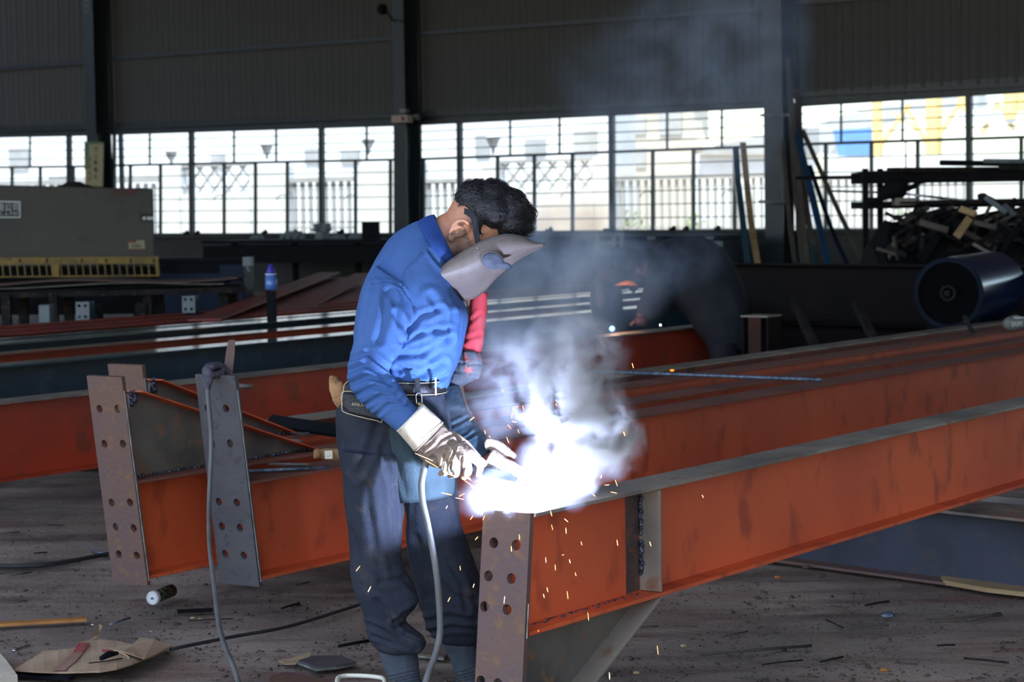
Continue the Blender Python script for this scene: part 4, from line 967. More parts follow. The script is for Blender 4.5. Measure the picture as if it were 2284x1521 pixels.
for i in range(120):
    px = random.uniform(1968, 2330); k = (px - 1938) / 340.0
    ytop = 545 - 75 * min(1, (px - 1938) / 90.0) ** .7
    py = random.uniform(ytop, min(ytop + 90, 590)); q = P(px, py, 21.6 + .6 * (560 - py) / 90.0 + random.uniform(-.2, .2))
    a_ = random.uniform(-.7, .7) + (random.random() < .25) * 1.2; L_ = random.uniform(.1, .34); d_ = V(math.cos(a_), random.uniform(-.4, .4), math.sin(a_)) * L_ / 2
    nm, mt_ = random.choice(kinds[:2] * 6 + kinds[2:4]); m = MB(); m.beam(q - d_, q + d_, random.uniform(.03, .08), random.uniform(.02, .05)); m.build(nm, mt_, pile)
def wood(px0, py0, px1, py1, d, w_, mt_, label):
    m = MB(); a, b_ = P(px0, py0, d), P(px1, py1, d - .15); m.beam(a, b_, w_, .03, up=V(0, -1, .2)); tag(m.build('wood_offcut', mt_, bevel=.003), label, 'wood offcut', 'pale offcuts on the scrap heap')
wood(2162, 487, 2134, 527, 21.2, .075, M['tan'], 'pale tan board end sticking up out of the scrap heap')
wood(2172, 496, 2222, 508, 21.2, .05, M['oldwood'], 'grey board lying right of the tan one on the scrap heap')
wood(2142, 466, 2176, 478, 21.4, .06, M['tan'], 'short brown board on top of the scrap heap')
wood(2052, 496, 2115, 514, 21.2, .06, M['oldwood'], 'brown board at the left of the scrap heap')
wood(2198, 440, 2245, 475, 22.0, .05, M['palegrey'], 'pale strip slanting down from the rack onto the heap')
wood(2240, 458, 2262, 480, 22.0, .05, M['palegrey'], 'short pale strip at the right of the scrap heap')
t = thing('steel_bracket', 'dark angular bracket standing on the lower rack shelf at right', 'bracket', P(2200, 446, 23.6))
m = MB(); m.prism([P(2188, 434, 23.6), P(2196, 430, 23.6), P(2206, 436, 23.6), P(2226, 446, 23.6), P(2190, 448, 23.6)], V(0, .2, 0)); m.build('bracket_web', M['dirt'], t)
bar3('steel_bar', (2010, 452), (2300, 450), 23.6, 23.8, .012, M['dirt'], 'dull long flat bar along the lower rack shelf', 'bar', GRK, True)
# --- blue cylinder
cy = thing('steel_drum', 'large glossy blue steel cylinder with an open dark end at right', 'cylinder', V(P(2120, 700, 16).x, P(2120, 700, 16).y, 0))
c0 = P(2115, 654, 16.6); k_ = F / 16.6; r_ = 80 / k_
c1 = P(2212, 636, 17.6); ax_ = (c1 - c0); ax_.z *= .2; Lc = ax_.length; ax_.normalize()
ux = ax_.cross(Z).normalized(); uz = ux.cross(ax_).normalized()
def ring(c, r, n_=48): return [c + ux * math.cos(2 * math.pi * k / n_) * r + uz * math.sin(2 * math.pi * k / n_) * r for k in range(n_)]
m = MB(); m.loft([ring(c0 + ax_ * .004, r_), ring(c1, r_), ring(c1, r_ * .1)], cap=False); o = m.build('shell', M['bluegloss'], cy, True)
q_ = MB(); q_.loft([ring(c0 + ax_ * .08, r_ * .86), ring(c0, r_ * .87), ring(c0, r_), ring(c0 + ax_ * .012, r_ * 1.002)], cap=False); q_.build('rim', mat('rim_blue', (16, 26, 38), (12, 20, 30), .8, spec=.15), cy)
o.data.polygons.foreach_set('use_smooth', [True] * len(o.data.polygons)); e = o.modifiers.new('es', 'EDGE_SPLIT'); e.split_angle = math.radians(40)
m = MB(); m.loft([ring(c0 + ax_ * .03, r_ * .86), ring(c0 + ax_ * .035, r_ * .86)]); m.build('end_disc', mat('disc_black', (9, 10, 12), None, .95, spec=.05), cy)
m = MB(); m.loft([ring(c0 + ax_ * .03, r_ * .22), ring(c0 - ax_ * .02, r_ * .22), ring(c0 - ax_ * .02, r_ * .16), ring(c0 + ax_ * .02, r_ * .16)], cap=False); m.build('hub_ring', M['dirt'], cy, True)
m = MB(); m.tube([c0 - ax_ * .04, c0 + ax_ * .04], r_ * .09, 12); m.build('axle', M['dirt'], cy)
for s_ in (.1, .85):
    c = c0 + ax_ * Lc * s_; m = MB(); zc = c0.z - r_
    m.prism([V(c.x, c.y, 0) - ux * r_ * .9, V(c.x, c.y, 0) + ux * r_ * .9, V(c.x, c.y, c0.z - r_ * .55) + ux * r_ * .7, V(c.x, c.y, zc - .005), V(c.x, c.y, c0.z - r_ * .55) - ux * r_ * .7], ax_ * .05); m.build('cradle', M['black'], cy)
m = MB(); m.beam(P(2150, 705, 15.3), P(2172, 745, 15.3), .04, .03); tag(m.build('flat_strap', M['dirt']), 'short dull strap hanging below the blue cylinder end', 'strap')
# cap / glove with white lettering at the right edge, on the stack
q = onplane(2262, 742, V(0, 0, ztA + .03), Z)
t = thing('cloth_hat', 'grey cloth cap with white lettering lying on the beams at the right edge', 'cap', V(q.x, q.y, ztB))
gm = mat('grey_cloth', (128, 126, 116), (108, 106, 98), .9, scale=20, bump=.4)
kq = F / q.y; m = MB(); q = V(q.x, q.y, ztB + .02)
m.ball(q + Z * 14 / kq, 27 / kq, 14, 9, (1, .9, .62)); m.ball(q + WX * 16 / kq + Z * 12 / kq - WY * .02, 18 / kq, 10, 7, (1.2, .8, .6)); m.ball(q + Z * 22 / kq + WX * .01, 15 / kq, 10, 6, (1, .9, .7))
o = m.build('cap_crown', gm, t); bake(o, remesh=.008, smooth=4, fn=lambda p, n: n * .006 * noise.noise(p * 22))
text('IIAIM', 17 / kq, M['inkpale'], 'lettering', t, q - WX * 12 / kq + Z * 8 / kq - WY * 26 / kq, WX, Z, -WY, .002, width=22 / kq)
m = MB(); m.tube([q - WX * 4 / kq + Z * 27 / kq - WY * 15 / kq, q + WX * 18 / kq + Z * 27 / kq - WY * 15 / kq], 2 / kq, 6); m.build('piping', M['inkpale'], t)

# ================================================================== THINGS ON AND AROUND THE FRONT BEAMS
topC = V(cC.x, cC.y, TLc.z)
def onB(px, py, z): return onplane(px, py, V(0, 0, z), Z)
# rag knotted over plate C with the grey cable hanging
kc = [P(462, 870, 8.08), P(466, 845, 8.10), P(463, 828, 8.14), P(478, 819, 8.2), P(495, 824, 8.2), P(512, 830, 8.2)]
m = MB(); m.tube(cat_rom(kc, 6), crs([.010, .016, .022, .020, .017, .010], 6), 10)
m.tube(cat_rom([P(470, 822, 8.12), P(485, 815, 8.17), P(500, 822, 8.2), P(490, 834, 8.15), P(470, 836, 8.1), P(466, 824, 8.12)], 6), .013, 8)
o = m.build('knotted_rag', mat('grey_rag', (96, 92, 100), (74, 70, 82), .9, scale=60, bump=.8, bscale=200), smooth=True); bake(o, fn=lambda p, n: n * .003 * noise.noise(p * 160))
tag(o, 'grey-purple rag knotted over the top of the grey end plate', 'rag')
path = [(463, 868, 8.06), (465, 900, 8.04), (470, 950, 8.03), (471, 1010, 8.02), (468, 1080, 8.0), (466, 1150, 7.9), (468, 1220, 7.7), (476, 1290, 7.5), (485, 1370, 7.25), (492, 1410, 7.1), (505, 1450, 6.95), (522, 1490, 6.8), (535, 1535, 6.7), (560, 1620, 6.4)]
m = MB(); m.tube(cat_rom([P(*p_) for p_ in path], 5), .0085, 10); tag(m.build('welding_cable', M['cable'], smooth=True), 'long grey cable hanging from the grey end plate down to the floor', 'cable')
m = MB(); a = P(520, 757, 8.26); m.prism([P(498, 836, 8.24), P(502, 800, 8.24), P(505, 780, 8.24), P(510, 758, 8.24), P(524, 758, 8.24), P(523, 790, 8.24), P(518, 834, 8.24)], V(0, .012, 0)); tag(m.build('steel_strip', M['rust']), 'rusty ragged strip standing upright behind the grey end plate', 'steel strip')
m = MB(); m.tube([P(532, 861, 8.4), P(563, 862, 8.4)], .010, 10); tag(m.build('bolt_stub', M['mill'], smooth=True), 'short steel pin sticking out right of the grey end plate', 'pin')
m = MB(); m.tube([onB(553, 1051, ztC + .012), onB(735, 1042, ztC + .012)], .008, 8); o = m.build('rebar_rod', M['rebar'], smooth=True); tag(o, 'bright ribbed rod lying on the nearest stacked beam', 'rod')
m = MB(); m.tube([onB(600, 1035, ztC + .012), onB(690, 1036, ztC + .012)], .007, 8); tag(m.build('rebar_rod', M['mill'], smooth=True), 'dull short rod behind the bright ribbed rod', 'rod')
m = MB(); a = onB(600, 938, ztB + .05); b_ = onB(760, 962, ztB + .02); m.beam(a, b_, .06, .02, up=V(0, -.7, .7)); tag(m.build('steel_strip', M['black'], bevel=.002), 'dark flat strip lying across the stacked beams left of the welder', 'steel strip')
for k in range(5):
    m = MB(); m.tube([onB(612 + 6 * k, 950 + 3.5 * k, ztB + .012), onB(700 - 5 * k, 962 + 2 * k, ztB + .008)], .004, 6); tag(m.build('welding_rod', M['oldwood'], smooth=True), 'thin brown rod under the dark strip, ' + ['topmost', 'second', 'third', 'fourth', 'lowest'][k] + ' of five', 'rod', 'thin brown rods under the dark strip')
m = MB(); q = onB(658, 984, ztB + .01); m.ball(q, .02, 8, 5, (1.6, 1, .5)); tag(m.build('slag_lump', M['palegrey'], smooth=True), 'small pale lump in the gap between the stacked beams', 'slag')
# tan glove on the beam
q = onB(735, 1022, ztC + .005); t = thing('work_glove', 'tan cotton work glove lying on the stacked beams behind the welder\'s hip', 'glove', q)
m = MB(); kq = F / 8.6
m.tube(cat_rom([P(707, 1010, 8.5), P(722, 1012, 8.5), P(745, 1014, 8.5), P(775, 1012, 8.5)], 5), crs([.012, .022, .024, .02], 5), 12)
m.ball(P(735, 1014, 8.44), .022, 10, 7)
for k in range(3): m.tube([P(712, 1004 + 7 * k, 8.46), P(700, 1006 + 7 * k, 8.44)], .008, 8)
o = m.build('glove_body', M['cotton'], t); bake(o, remesh=.005, smooth=3)
m = MB(); a = P(733, 1014, 8.37); m.box(a, .03, .006, .032); m.box(a - V(0, .003, 0), .012, .006, .014); m.build('cuff_patch', M['cuff'], t, bevel=.002)

# ---- on the floor
def stick(px0, py0, px1, py1, r_, mt_, nm, label, cat, flat=False, wd=.03, grp=None):
    a, b_ = G(px0, py0, r_), G(px1, py1, r_); m = MB()
    if flat: m.beam(a, b_, wd, r_ * 2)
    else: m.tube([a, (a + b_) / 2 + Z * .001, b_], r_, 8)
    return tag(m.build(nm, mt_, smooth=not flat, bevel=.001 if flat else 0), label, cat, grp)
stick(-60, 1396, 193, 1381, .006, M['wood'], 'wood_strip', 'orange-brown wooden strip on the floor at the left edge', 'wood strip', True, .045)
stick(185, 1023, 215, 1024, .008, M['rebar'], 'rebar_rod', 'bit of bright ribbed rod showing left of the rusty end plate', 'rod')
tag(bpy.data.objects['rebar_rod'], None)
stick(206, 1230, 262, 1240, .008, M['rebar'], 'rebar_rod', 'bright rod end on the floor left of the rusty end plate foot', 'rod')
m = MB(); m.tube(cat_rom([G(-60, 1262, .01), G(60, 1262, .01), G(140, 1254, .01), G(240, 1236, .01), G(330, 1222, .01)], 6), .010, 8); tag(m.build('earth_cable', M['darkcable'], smooth=True), 'dark cable on the floor running behind the rusty end plate', 'cable')
m = MB(); m.tube(cat_rom([G(380, 1448, .006), G(520, 1420, .006), G(640, 1398, .006), G(760, 1362, .006), G(900, 1318, .006), G(1060, 1276, .006)], 6), .0065, 8); tag(m.build('floor_cable', M['darkcable'], smooth=True), 'thin dark cable on the floor running from the cardboard to behind the welder', 'cable')
stick(245, 1393, 290, 1378, .004, M['rebar'], 'welding_rod', 'short blue-grey rod on the floor above the cardboard', 'rod')
stick(232, 1404, 262, 1405, .004, M['oldwood'], 'wood_splinter', 'pale splinter just above the cardboard flap', 'splinter')
stick(395, 1364, 475, 1360, .004, M['black'], 'steel_offcut', 'small dark flat plate with a bright edge beside the hanging cable', 'steel plate', True, .05)
stick(30, 1452, 66, 1440, .006, M['chrome'], 'bright_screw', 'shiny screw-like scrap left of the cardboard', 'screw')
stick(755, 1441, 830, 1428, .006, M['black'], 'steel_bar', 'short dark bar on the floor left of the welder\'s boot', 'bar')
stick(628, 1357, 668, 1345, .004, M['black'], 'slag_sliver', 'dark sliver on the floor under the welder\'s shadow', 'sliver')
stick(0, 1502, 160, 1513, .006, M['black'], 'steel_strip', 'dark strip on the floor below the cardboard', 'steel strip', True, .04)
# hexagonal offcut plate with bright edge
pl = [(665, 1479), (700, 1468), (760, 1468), (795, 1482), (750, 1490), (705, 1494)]
def slab(pts, th, mt_, nm, label, cat, z0=0.0, edge=None):
    t = thing(nm, label, cat, G(*pts[0], z0)); m = MB(); m.prism([G(x, y, z0 + .002) for x, y in pts], Z * th); m.build('plate', mt_, t)
    if edge:
        for a, b_ in edge: m = MB(); m.beam(G(*pts[a], z0 + th * .6), G(*pts[b_], z0 + th * .6), .004, th * .8); m.build('cut_edge', M['edge'], t)
    return t
slab(pl, .010, M['greyplate'], 'steel_offcut', 'dark many-sided offcut plate on the floor left of the welder\'s boot', 'steel plate', edge=((3, 4), (4, 5), (5, 0)))
slab([(918, 1462), (958, 1440), (1010, 1448), (990, 1470)], .008, M['mill'], 'steel_offcut', 'brown offcut plate on the floor between the welder\'s boots', 'steel plate', edge=((0, 3),))
slab([(622, 1475), (650, 1470), (675, 1462), (690, 1456), (694, 1462), (686, 1474), (660, 1482), (635, 1483)], .004, M['card'], 'card_scrap', 'torn scrap of cardboard left of the offcut plate', 'cardboard')
slab([(600, 1510), (640, 1500), (720, 1515), (800, 1545), (600, 1560)], .003, M['rust'], 'rusty_sheet', 'rust-red flat sheet cut off by the lower edge', 'steel sheet')
slab([(-40, 1460), (4, 1492), (14, 1504), (40, 1540), (-60, 1560)], .05, M['cuff'], 'carton_corner', 'pale carton corner with orange edge at the lower left corner', 'carton')
m = MB(); m.tube(cat_rom([G(760, 1560, .12), G(752, 1518, .12), G(765, 1508, .12), G(800, 1507, .12), G(840, 1510, .12), G(858, 1518, .12), G(862, 1560, .12)], 5), .007, 10); m.tube([G(756, 1560, .12) - Z * .115, G(756, 1560, .12)], .007, 8); m.tube([G(862, 1560, .12) - Z * .115, G(862, 1560, .12)], .007, 8)
tag(m.build('bucket_handle', mat('cream_enamel', (236, 230, 206), None, .3), smooth=True), 'cream rounded tube handle at the bottom edge', 'handle')
# sealant tube
q = G(330, 1349); t = thing('sealant_tube', 'dark sealant cartridge with a white end lying under the rusty end plate', 'tube', q)
c0 = G(341, 1349, .0) ; r_ = .027; c0 = c0 + Z * r_; c1 = G(402, 1324, .0) + Z * r_ ; ax_ = (c1 - c0).normalized(); c1 = c0 + ax_ * .17
lab = bpy.data.materials.new('cartridge_print'); lab.use_nodes = True
_n = lab.node_tree.nodes; _l = lab.node_tree.links; _w = _n.new('ShaderNodeTexNoise'); _w.inputs['Scale'].default_value = 90; _tc = _n.new('ShaderNodeTexCoord'); _l.new(_tc.outputs['Object'], _w.inputs[0])
_r = _n.new('ShaderNodeValToRGB'); _r.color_ramp.elements[0].position = .52; _r.color_ramp.elements[1].position = .6; _r.color_ramp.elements[0].color = rgb((34, 36, 30)); _r.color_ramp.elements[1].color = rgb((120, 124, 84)); _l.new(_w.outputs[0], _r.inputs[0]); _l.new(_r.outputs[0], _n['Principled BSDF'].inputs['Base Color'])
m = MB(); m.tube([c0 + ax_ * .014, c1], r_ * .95, 24); m.build('cartridge', lab, t, True)
m = MB(); m.tube([c0 - ax_ * .004, c0, c0 + ax_ * .016], [r_ * .94, r_, r_], 24); o = m.build('end_cap', M['white'], t, True); o.modifiers.new('e', 'EDGE_SPLIT')
m = MB(); m.tube([c0 - ax_ * .006, c0 - ax_ * .004], r_ * .8, 24, cap=False); m.tube([c0 - ax_ * .012, c0], r_ * .16, 12); m.build('plunger_boss', M['palegrey'], t)
# cardboard
cbd = thing('cardboard_sheet', 'crumpled cardboard sheet with red print lying at lower left', 'cardboard', G(210, 1480))
def cz(px, py): return .018 + .03 * max(0, 1 - abs((px - 230) / 180)) + .012 * math.sin(px * .035 + py * .05)
outl_top = [(33, 1491), (75, 1466), (97, 1451), (128, 1450), (150, 1447), (173, 1444), (176, 1432), (200, 1427), (216, 1424), (260, 1428), (295, 1437), (312, 1424), (345, 1428), (383, 1440)]
outl_bot = [(33, 1494), (75, 1497), (97, 1498), (128, 1499), (150, 1499), (173, 1498), (184, 1498), (205, 1497), (222, 1497), (260, 1491), (295, 1481), (318, 1472), (345, 1462), (383, 1442)]
def cb_grid(mb, x0i, x1i, lift=0.0, n=10):
    rows = []
    for i in range(x0i, x1i + 1):
        (ax, ay), (bx, by) = outl_top[i], outl_bot[i]; rows.append([G(ax + (bx - ax) * j / n, ay + (by - ay) * j / n, cz(ax + (bx - ax) * j / n, ay + (by - ay) * j / n) + lift) for j in range(n + 1)])
    v_ = [p_ for r_ in rows for p_ in r_]; k_ = n + 1; f_ = [(i * k_ + j, i * k_ + j + 1, (i + 1) * k_ + j + 1, (i + 1) * k_ + j) for i in range(len(rows) - 1) for j in range(n)]
    mb.add(v_, f_)
m = MB(); cb_grid(m, 0, 13); o = m.build('top_sheet', M['card'], cbd); so_ = o.modifiers.new('so', 'SOLIDIFY'); so_.thickness = .005; so_.offset = -1
m = MB(); cb_grid(m, 0, 13, -.016); o = m.build('lower_sheet', M['card'], cbd); so_ = o.modifiers.new('so', 'SOLIDIFY'); so_.thickness = .005; so_.offset = -1; 
# printed red stripes (flat print on the sheet)
def strip(rows, lift, mt_, nm):
    m = MB(); vs_ = []
    for (x, y, w2) in rows: vs_ += [G(x, y, cz(x, y) + lift), G(x + w2 / 2, y, cz(x + w2 / 2, y) + lift), G(x + w2, y, cz(x + w2, y) + lift)]
    m.add(vs_, [(3 * j + i, 3 * j + i + 1, 3 * j + i + 4, 3 * j + i + 3) for j in range(len(rows) - 1) for i in (0, 1)]); m.build(nm, mt_, cbd)
strip([(176, 1433, 24), (172, 1440, 24), (167, 1448, 24), (162, 1455, 24)], .0045, M['cardred'], 'red_print')
for k in range(3): strip([(184 + 4.5 * k, 1432, 1.3), (180 + 4.5 * k, 1440, 1.3), (175 + 4.5 * k, 1448, 1.3), (169 + 4.5 * k, 1456, 1.3)], .0065, M['card'], 'print_gap')
strip([(162, 1455, 24), (150, 1466, 26), (138, 1477, 28), (122, 1488, 30), (116, 1495, 30)], .0045, mat('faded_print', (164, 124, 106), (154, 118, 100), .8, scale=9), 'red_print')
m = MB(); vs_ = []
for (x, y) in ((226, 1449), (238, 1448), (252, 1450), (250, 1454), (236, 1454), (228, 1453)): vs_.append(G(x, y, cz(x, y) + .0028))
m.add(vs_, [tuple(range(6))]); m.build('red_print', M['cardred'], cbd)
# folded flap with rolled edge, and torn upright tab
m = MB(); a = [(254, 1451), (275, 1455), (300, 1464), (322, 1471), (345, 1462), (383, 1441), (345, 1428), (312, 1424), (296, 1440)]
m.prism([G(x, y, cz(x, y) + .012) for x, y in a], Z * .004); m.build('folded_flap', M['card'], cbd)
m = MB(); m.tube(cat_rom([G(256, 1452, .05), G(275, 1458, .055), G(288, 1468, .05), (G(280, 1477, .04)), G(240, 1484, .03), G(190, 1487, .03)], 5), .004, 6); m.build('rolled_edge', M['card'], cbd, True)
m = MB(); a = G(200, 1428, .04); m.prism([G(198, 1427, .045), G(216, 1425, .045), P(222, 1412, G(210, 1427).y * 1.0), P(228, 1396, G(210, 1427).y), P(221, 1392, G(210, 1427).y), P(212, 1408, G(210, 1427).y)], V(0, .004, 0)); m.build('torn_tab', M['card'], cbd)
m = MB(); m.tube([G(226, 1468, .075), G(243, 1459, .075), G(262, 1457, .07)], [.008, .012, .006], 8); tag(m.build('burnt_stub', M['black'], smooth=True), 'charred stub lying on the cardboard', 'stub')
m = MB(); m.tube([G(198, 1479, .06), G(240, 1474, .06), G(274, 1468, .065)], .002, 6); tag(m.build('wire_piece', M['black'], smooth=True), 'thin dark wire lying on the cardboard', 'wire')
# wooden board at lower right
bdt = slab([(2098, 1293), (2170, 1286), (2500, 1302), (2500, 1356), (2200, 1321), (2104, 1304)], .018, M['tan'], 'wooden_board', 'pale flat wooden board lying on the floor at the right edge', 'board')
STL = ['dark stick pointing to the pale board at the right edge', 'thin dark sliver right of the blue-grey pebble', "thick dark stick under the pale board's end", 'longer dark sliver just above the middle of the right floor', "short slanting sliver right of the blue-grey pebble's left", "thin stick below the grey-blue beam's lower flange", 'thin sliver below the stick by the grey-blue beam', 'short brownish stick at the far right of the floor', 'short dark stick near the bottom right of the floor', 'longest brown stick, lying right of the haunch', 'brown sliver just below the longest brown stick', 'short sliver above the longest brown stick', "short sliver right of the stiffener's foot on the floor", 'dark twig near the lower right corner', 'tiny dark sliver cut close by the lower edge at right', "short sliver by the haunch's outer tip", 'slanting sliver in the middle of the right floor', 'thin sliver near the bottom edge right of the haunch', 'tiny dark sliver near the left edge above the wooden strip', 'faint sliver on the dark floor left of the rusty end plate', "dark stick at the left edge under the red beam's shadow", 'dark stick at the left edge above the sealant tube', "short black sliver left of the rusty end plate's foot", "short dark sliver beside the welder's knee", 'thin sliver left of the small dark flat plate', 'thin dark rod right of the hanging cable, behind the floor cable']
for k, (x0, y0, x1, y1, r_) in enumerate(((2068, 1320 + 60, 2236, 1372, .006), (1930, 1350, 1982, 1341, .006), (2158, 1383, 2231, 1368, .008), (1897, 1392, 1984, 1394, .006), (1842, 1382, 1880, 1400, .004), (1880, 1286, 1945, 1291, .004), (1853, 1351, 1893, 1357, .003), (2090, 1440, 2130, 1438, .005), (2005, 1480, 2048, 1481, .004), (1560, 1460, 1810, 1440, .007), (1700, 1482, 1790, 1472, .004), (1610, 1420, 1668, 1408, .004), (1430, 1398, 1468, 1396, .004), (2150, 1468, 2250, 1478, .005), (1780, 1508, 1825, 1510, .004), (1500, 1396, 1556, 1398, .003), (1880, 1465, 1830, 1476, .005), (1650, 1512, 1700, 1516, .004), (20, 1345, 60, 1340, .004), (105, 1170, 140, 1172, .004), (0, 1190, 42, 1186, .005), (20, 1285, 70, 1276, .004), (75, 1234, 105, 1232, .005), (660, 1306, 690, 1298, .004), (318, 1382, 380, 1380, .003), (420, 1384, 520, 1380, .003))):
    stick(x0, y0, x1, y1, r_ * .75, (M['chip'], M['dirt'], M['oldwood'])[k % 3], 'debris_stick', STL[k], 'stick', grp='sticks scattered on the floor')
CHL = ["pale round pebble left of the wooden board's tip", "small tan flake on top of the wooden board's edge", 'blue-grey round pebble in the middle of the right floor', "orange-brown cigarette-like stub under the front beam's shadow", 'orange crumb left of the reddish chip', "reddish chip near the grey-blue beam's flange", 'reddish crumb right below the other reddish chip', "tan crumb beside the haunch's lower tip", "grey-brown flake just right of the stiffener's foot", "pale brown flake below the front beam's lower edge", "brown flake left of the grey-blue beam's end", 'orange flake right of the pale pebble', 'tan crumb right of the sealant tube', 'smaller tan crumb right beside the first, right of the sealant tube', 'yellowish crumb above the cardboard', 'tiny white crumb at the tip of the wooden strip', 'orange chip near the bottom edge of the right floor', 'tan chip at the bottom edge beside the haunch']
for k, (px, py, r_, mt_) in enumerate(((2077, 1282, .022, 'palegrey'), (2180, 1282, .02, 'tan'), (1980, 1372, .022, 'rebar'), (1735, 1287, .012, 'wood'), (1965, 1275, .012, 'wood'), (1995, 1280, .012, 'rust'), (2008, 1305, .01, 'rust'), (1525, 1440, .010, 'tan'), (1550, 1260, .012, 'oldwood'), (1798, 1264, .014, 'oldwood'), (1830, 1284, .016, 'oldwood'), (2130, 1274, .012, 'wood'), (430, 1378, .008, 'tan'), (446, 1380, .006, 'tan'), (337, 1408, .006, 'tan'), (206, 1393, .004, 'white'), (1972, 1494, .012, 'wood'), (1420, 1500, .01, 'tan'))):
    q = G(px, py, r_ * .5); m = MB(); m.ball(q, r_, 7, 5, (1.3, 1, .6)); o = m.build('rubble_chip', M[mt_]); tag(o, CHL[k], 'chip', 'chips scattered on the floor')
# uncountable crumbs
m = MB(); random.seed(5)
for i in range(5200):
    px = random.uniform(-20, 2300); py = random.uniform(1150, 1540) if random.random() < .8 else random.uniform(1340, 1540)
    cl = noise.noise(V(px * .004, py * .012, 0))
    if cl < -.15: continue
    q = G(px, py); r_ = random.uniform(.0015, .0055) * (1.0 if random.random() < .93 else 1.9); q.z = floor_z(q.x, q.y) - .004 + r_ * .3
    a_ = random.uniform(0, 6.28); u_ = V(math.cos(a_), math.sin(a_), 0); v_ = V(-u_.y, u_.x, 0); L_ = random.uniform(1, 3.2)
    m.add([q + u_ * r_ * L_, q + v_ * r_, q - u_ * r_ * L_, q - v_ * r_, q + Z * r_], [(0, 1, 4), (1, 2, 4), (2, 3, 4), (3, 0, 4)])
o = m.build('floor_crumbs', M['chip'], org=(0, 0, 0)); tag(o, 'black crumbs of slag and grit strewn over the concrete floor', 'grit', kind='stuff')
# ================================================================== THE WELDER
DM = 6.57
def proj(p):
    v = R.transposed() @ (p - CAM); return CX + F * v.x / -v.z, CY - F * v.y / -v.z
def sring(l, r, d, hd, n=24, ex=2.4, dl=0.0):
    """elliptical ring whose silhouette, seen from the front, passes through pixels l and r"""
    A, B_ = P(l[0], l[1], d + dl), P(r[0], r[1], d - dl); c = (A + B_) / 2; a = (B_ - A) / 2; out = []
    for k in range(n):
        t = 2 * math.pi * k / n; ct, st = math.cos(t), math.sin(t)
        out.append(c + a * (abs(ct) ** (2 / ex) * (1 if ct > 0 else -1)) + V(0, 1, 0) * (hd * abs(st) ** (2 / ex) * (1 if st > 0 else -1)))
    return out
def sloft(rows, d, n=24, k=4, ex=2.4, cap=True):
    """rows: (lx, ly, rx, ry, half depth[, d offset]); smoothed between rows"""
    R_ = [sring((q[0], q[1]), (q[2], q[3]), d + (q[5] if len(q) > 5 else 0), q[4], n, ex) for q in rows]
    cols = [cat_rom([rg[i] for rg in R_], k) for i in range(n)]
    rings = [[cols[i][j] for i in range(n)] for j in range(len(cols[0]))]
    m = MB(); m.loft(rings, cap); return m
def merge(*ms):
    m = MB()
    for q in ms: m.add(q.v, q.f)
    return m
def segd(px, py, a, b_):
    dx, dy = b_[0] - a[0], b_[1] - a[1]; L2 = dx * dx + dy * dy; t = max(0, min(1, ((px - a[0]) * dx + (py - a[1]) * dy) / L2)); return math.hypot(px - a[0] - t * dx, py - a[1] - t * dy)
def folds(lines, noise_amp=.003, nscale=9):
    def fn(p, n):
        px, py = proj(p); face = -n.y; o = 0.0
        if face > 0.05:
            for ln, w_, amp in lines:
                if min(abs(px - ln[0][0]), abs(px - ln[-1][0])) > 160 and abs(py - ln[0][1]) > 160: continue
                dd = min(segd(px, py, ln[i], ln[i + 1]) for i in range(len(ln) - 1))
                if dd < w_ * 3.2: o += amp * (-math.exp(-(dd / w_) ** 2) + .75 * math.exp(-((dd - 1.7 * w_) / w_) ** 2))
            o *= min(1, face * 2)
        return n * (o + noise_amp * noise.noise(p * nscale) + noise_amp * .5 * noise.noise(p * nscale * 3))
    return fn
root_loc = V(P(960, 1600, DM).x, P(960, 1600, DM).y, 0)
UP = (WX * .906 + Z * .423).normalized(); FW = (WX * .423 - Z * .906).normalized(); SD = -WY
Hc = P(1060, 495, DM)
def hp(u, f, s): return Hc + UP * u + FW * f + SD * s
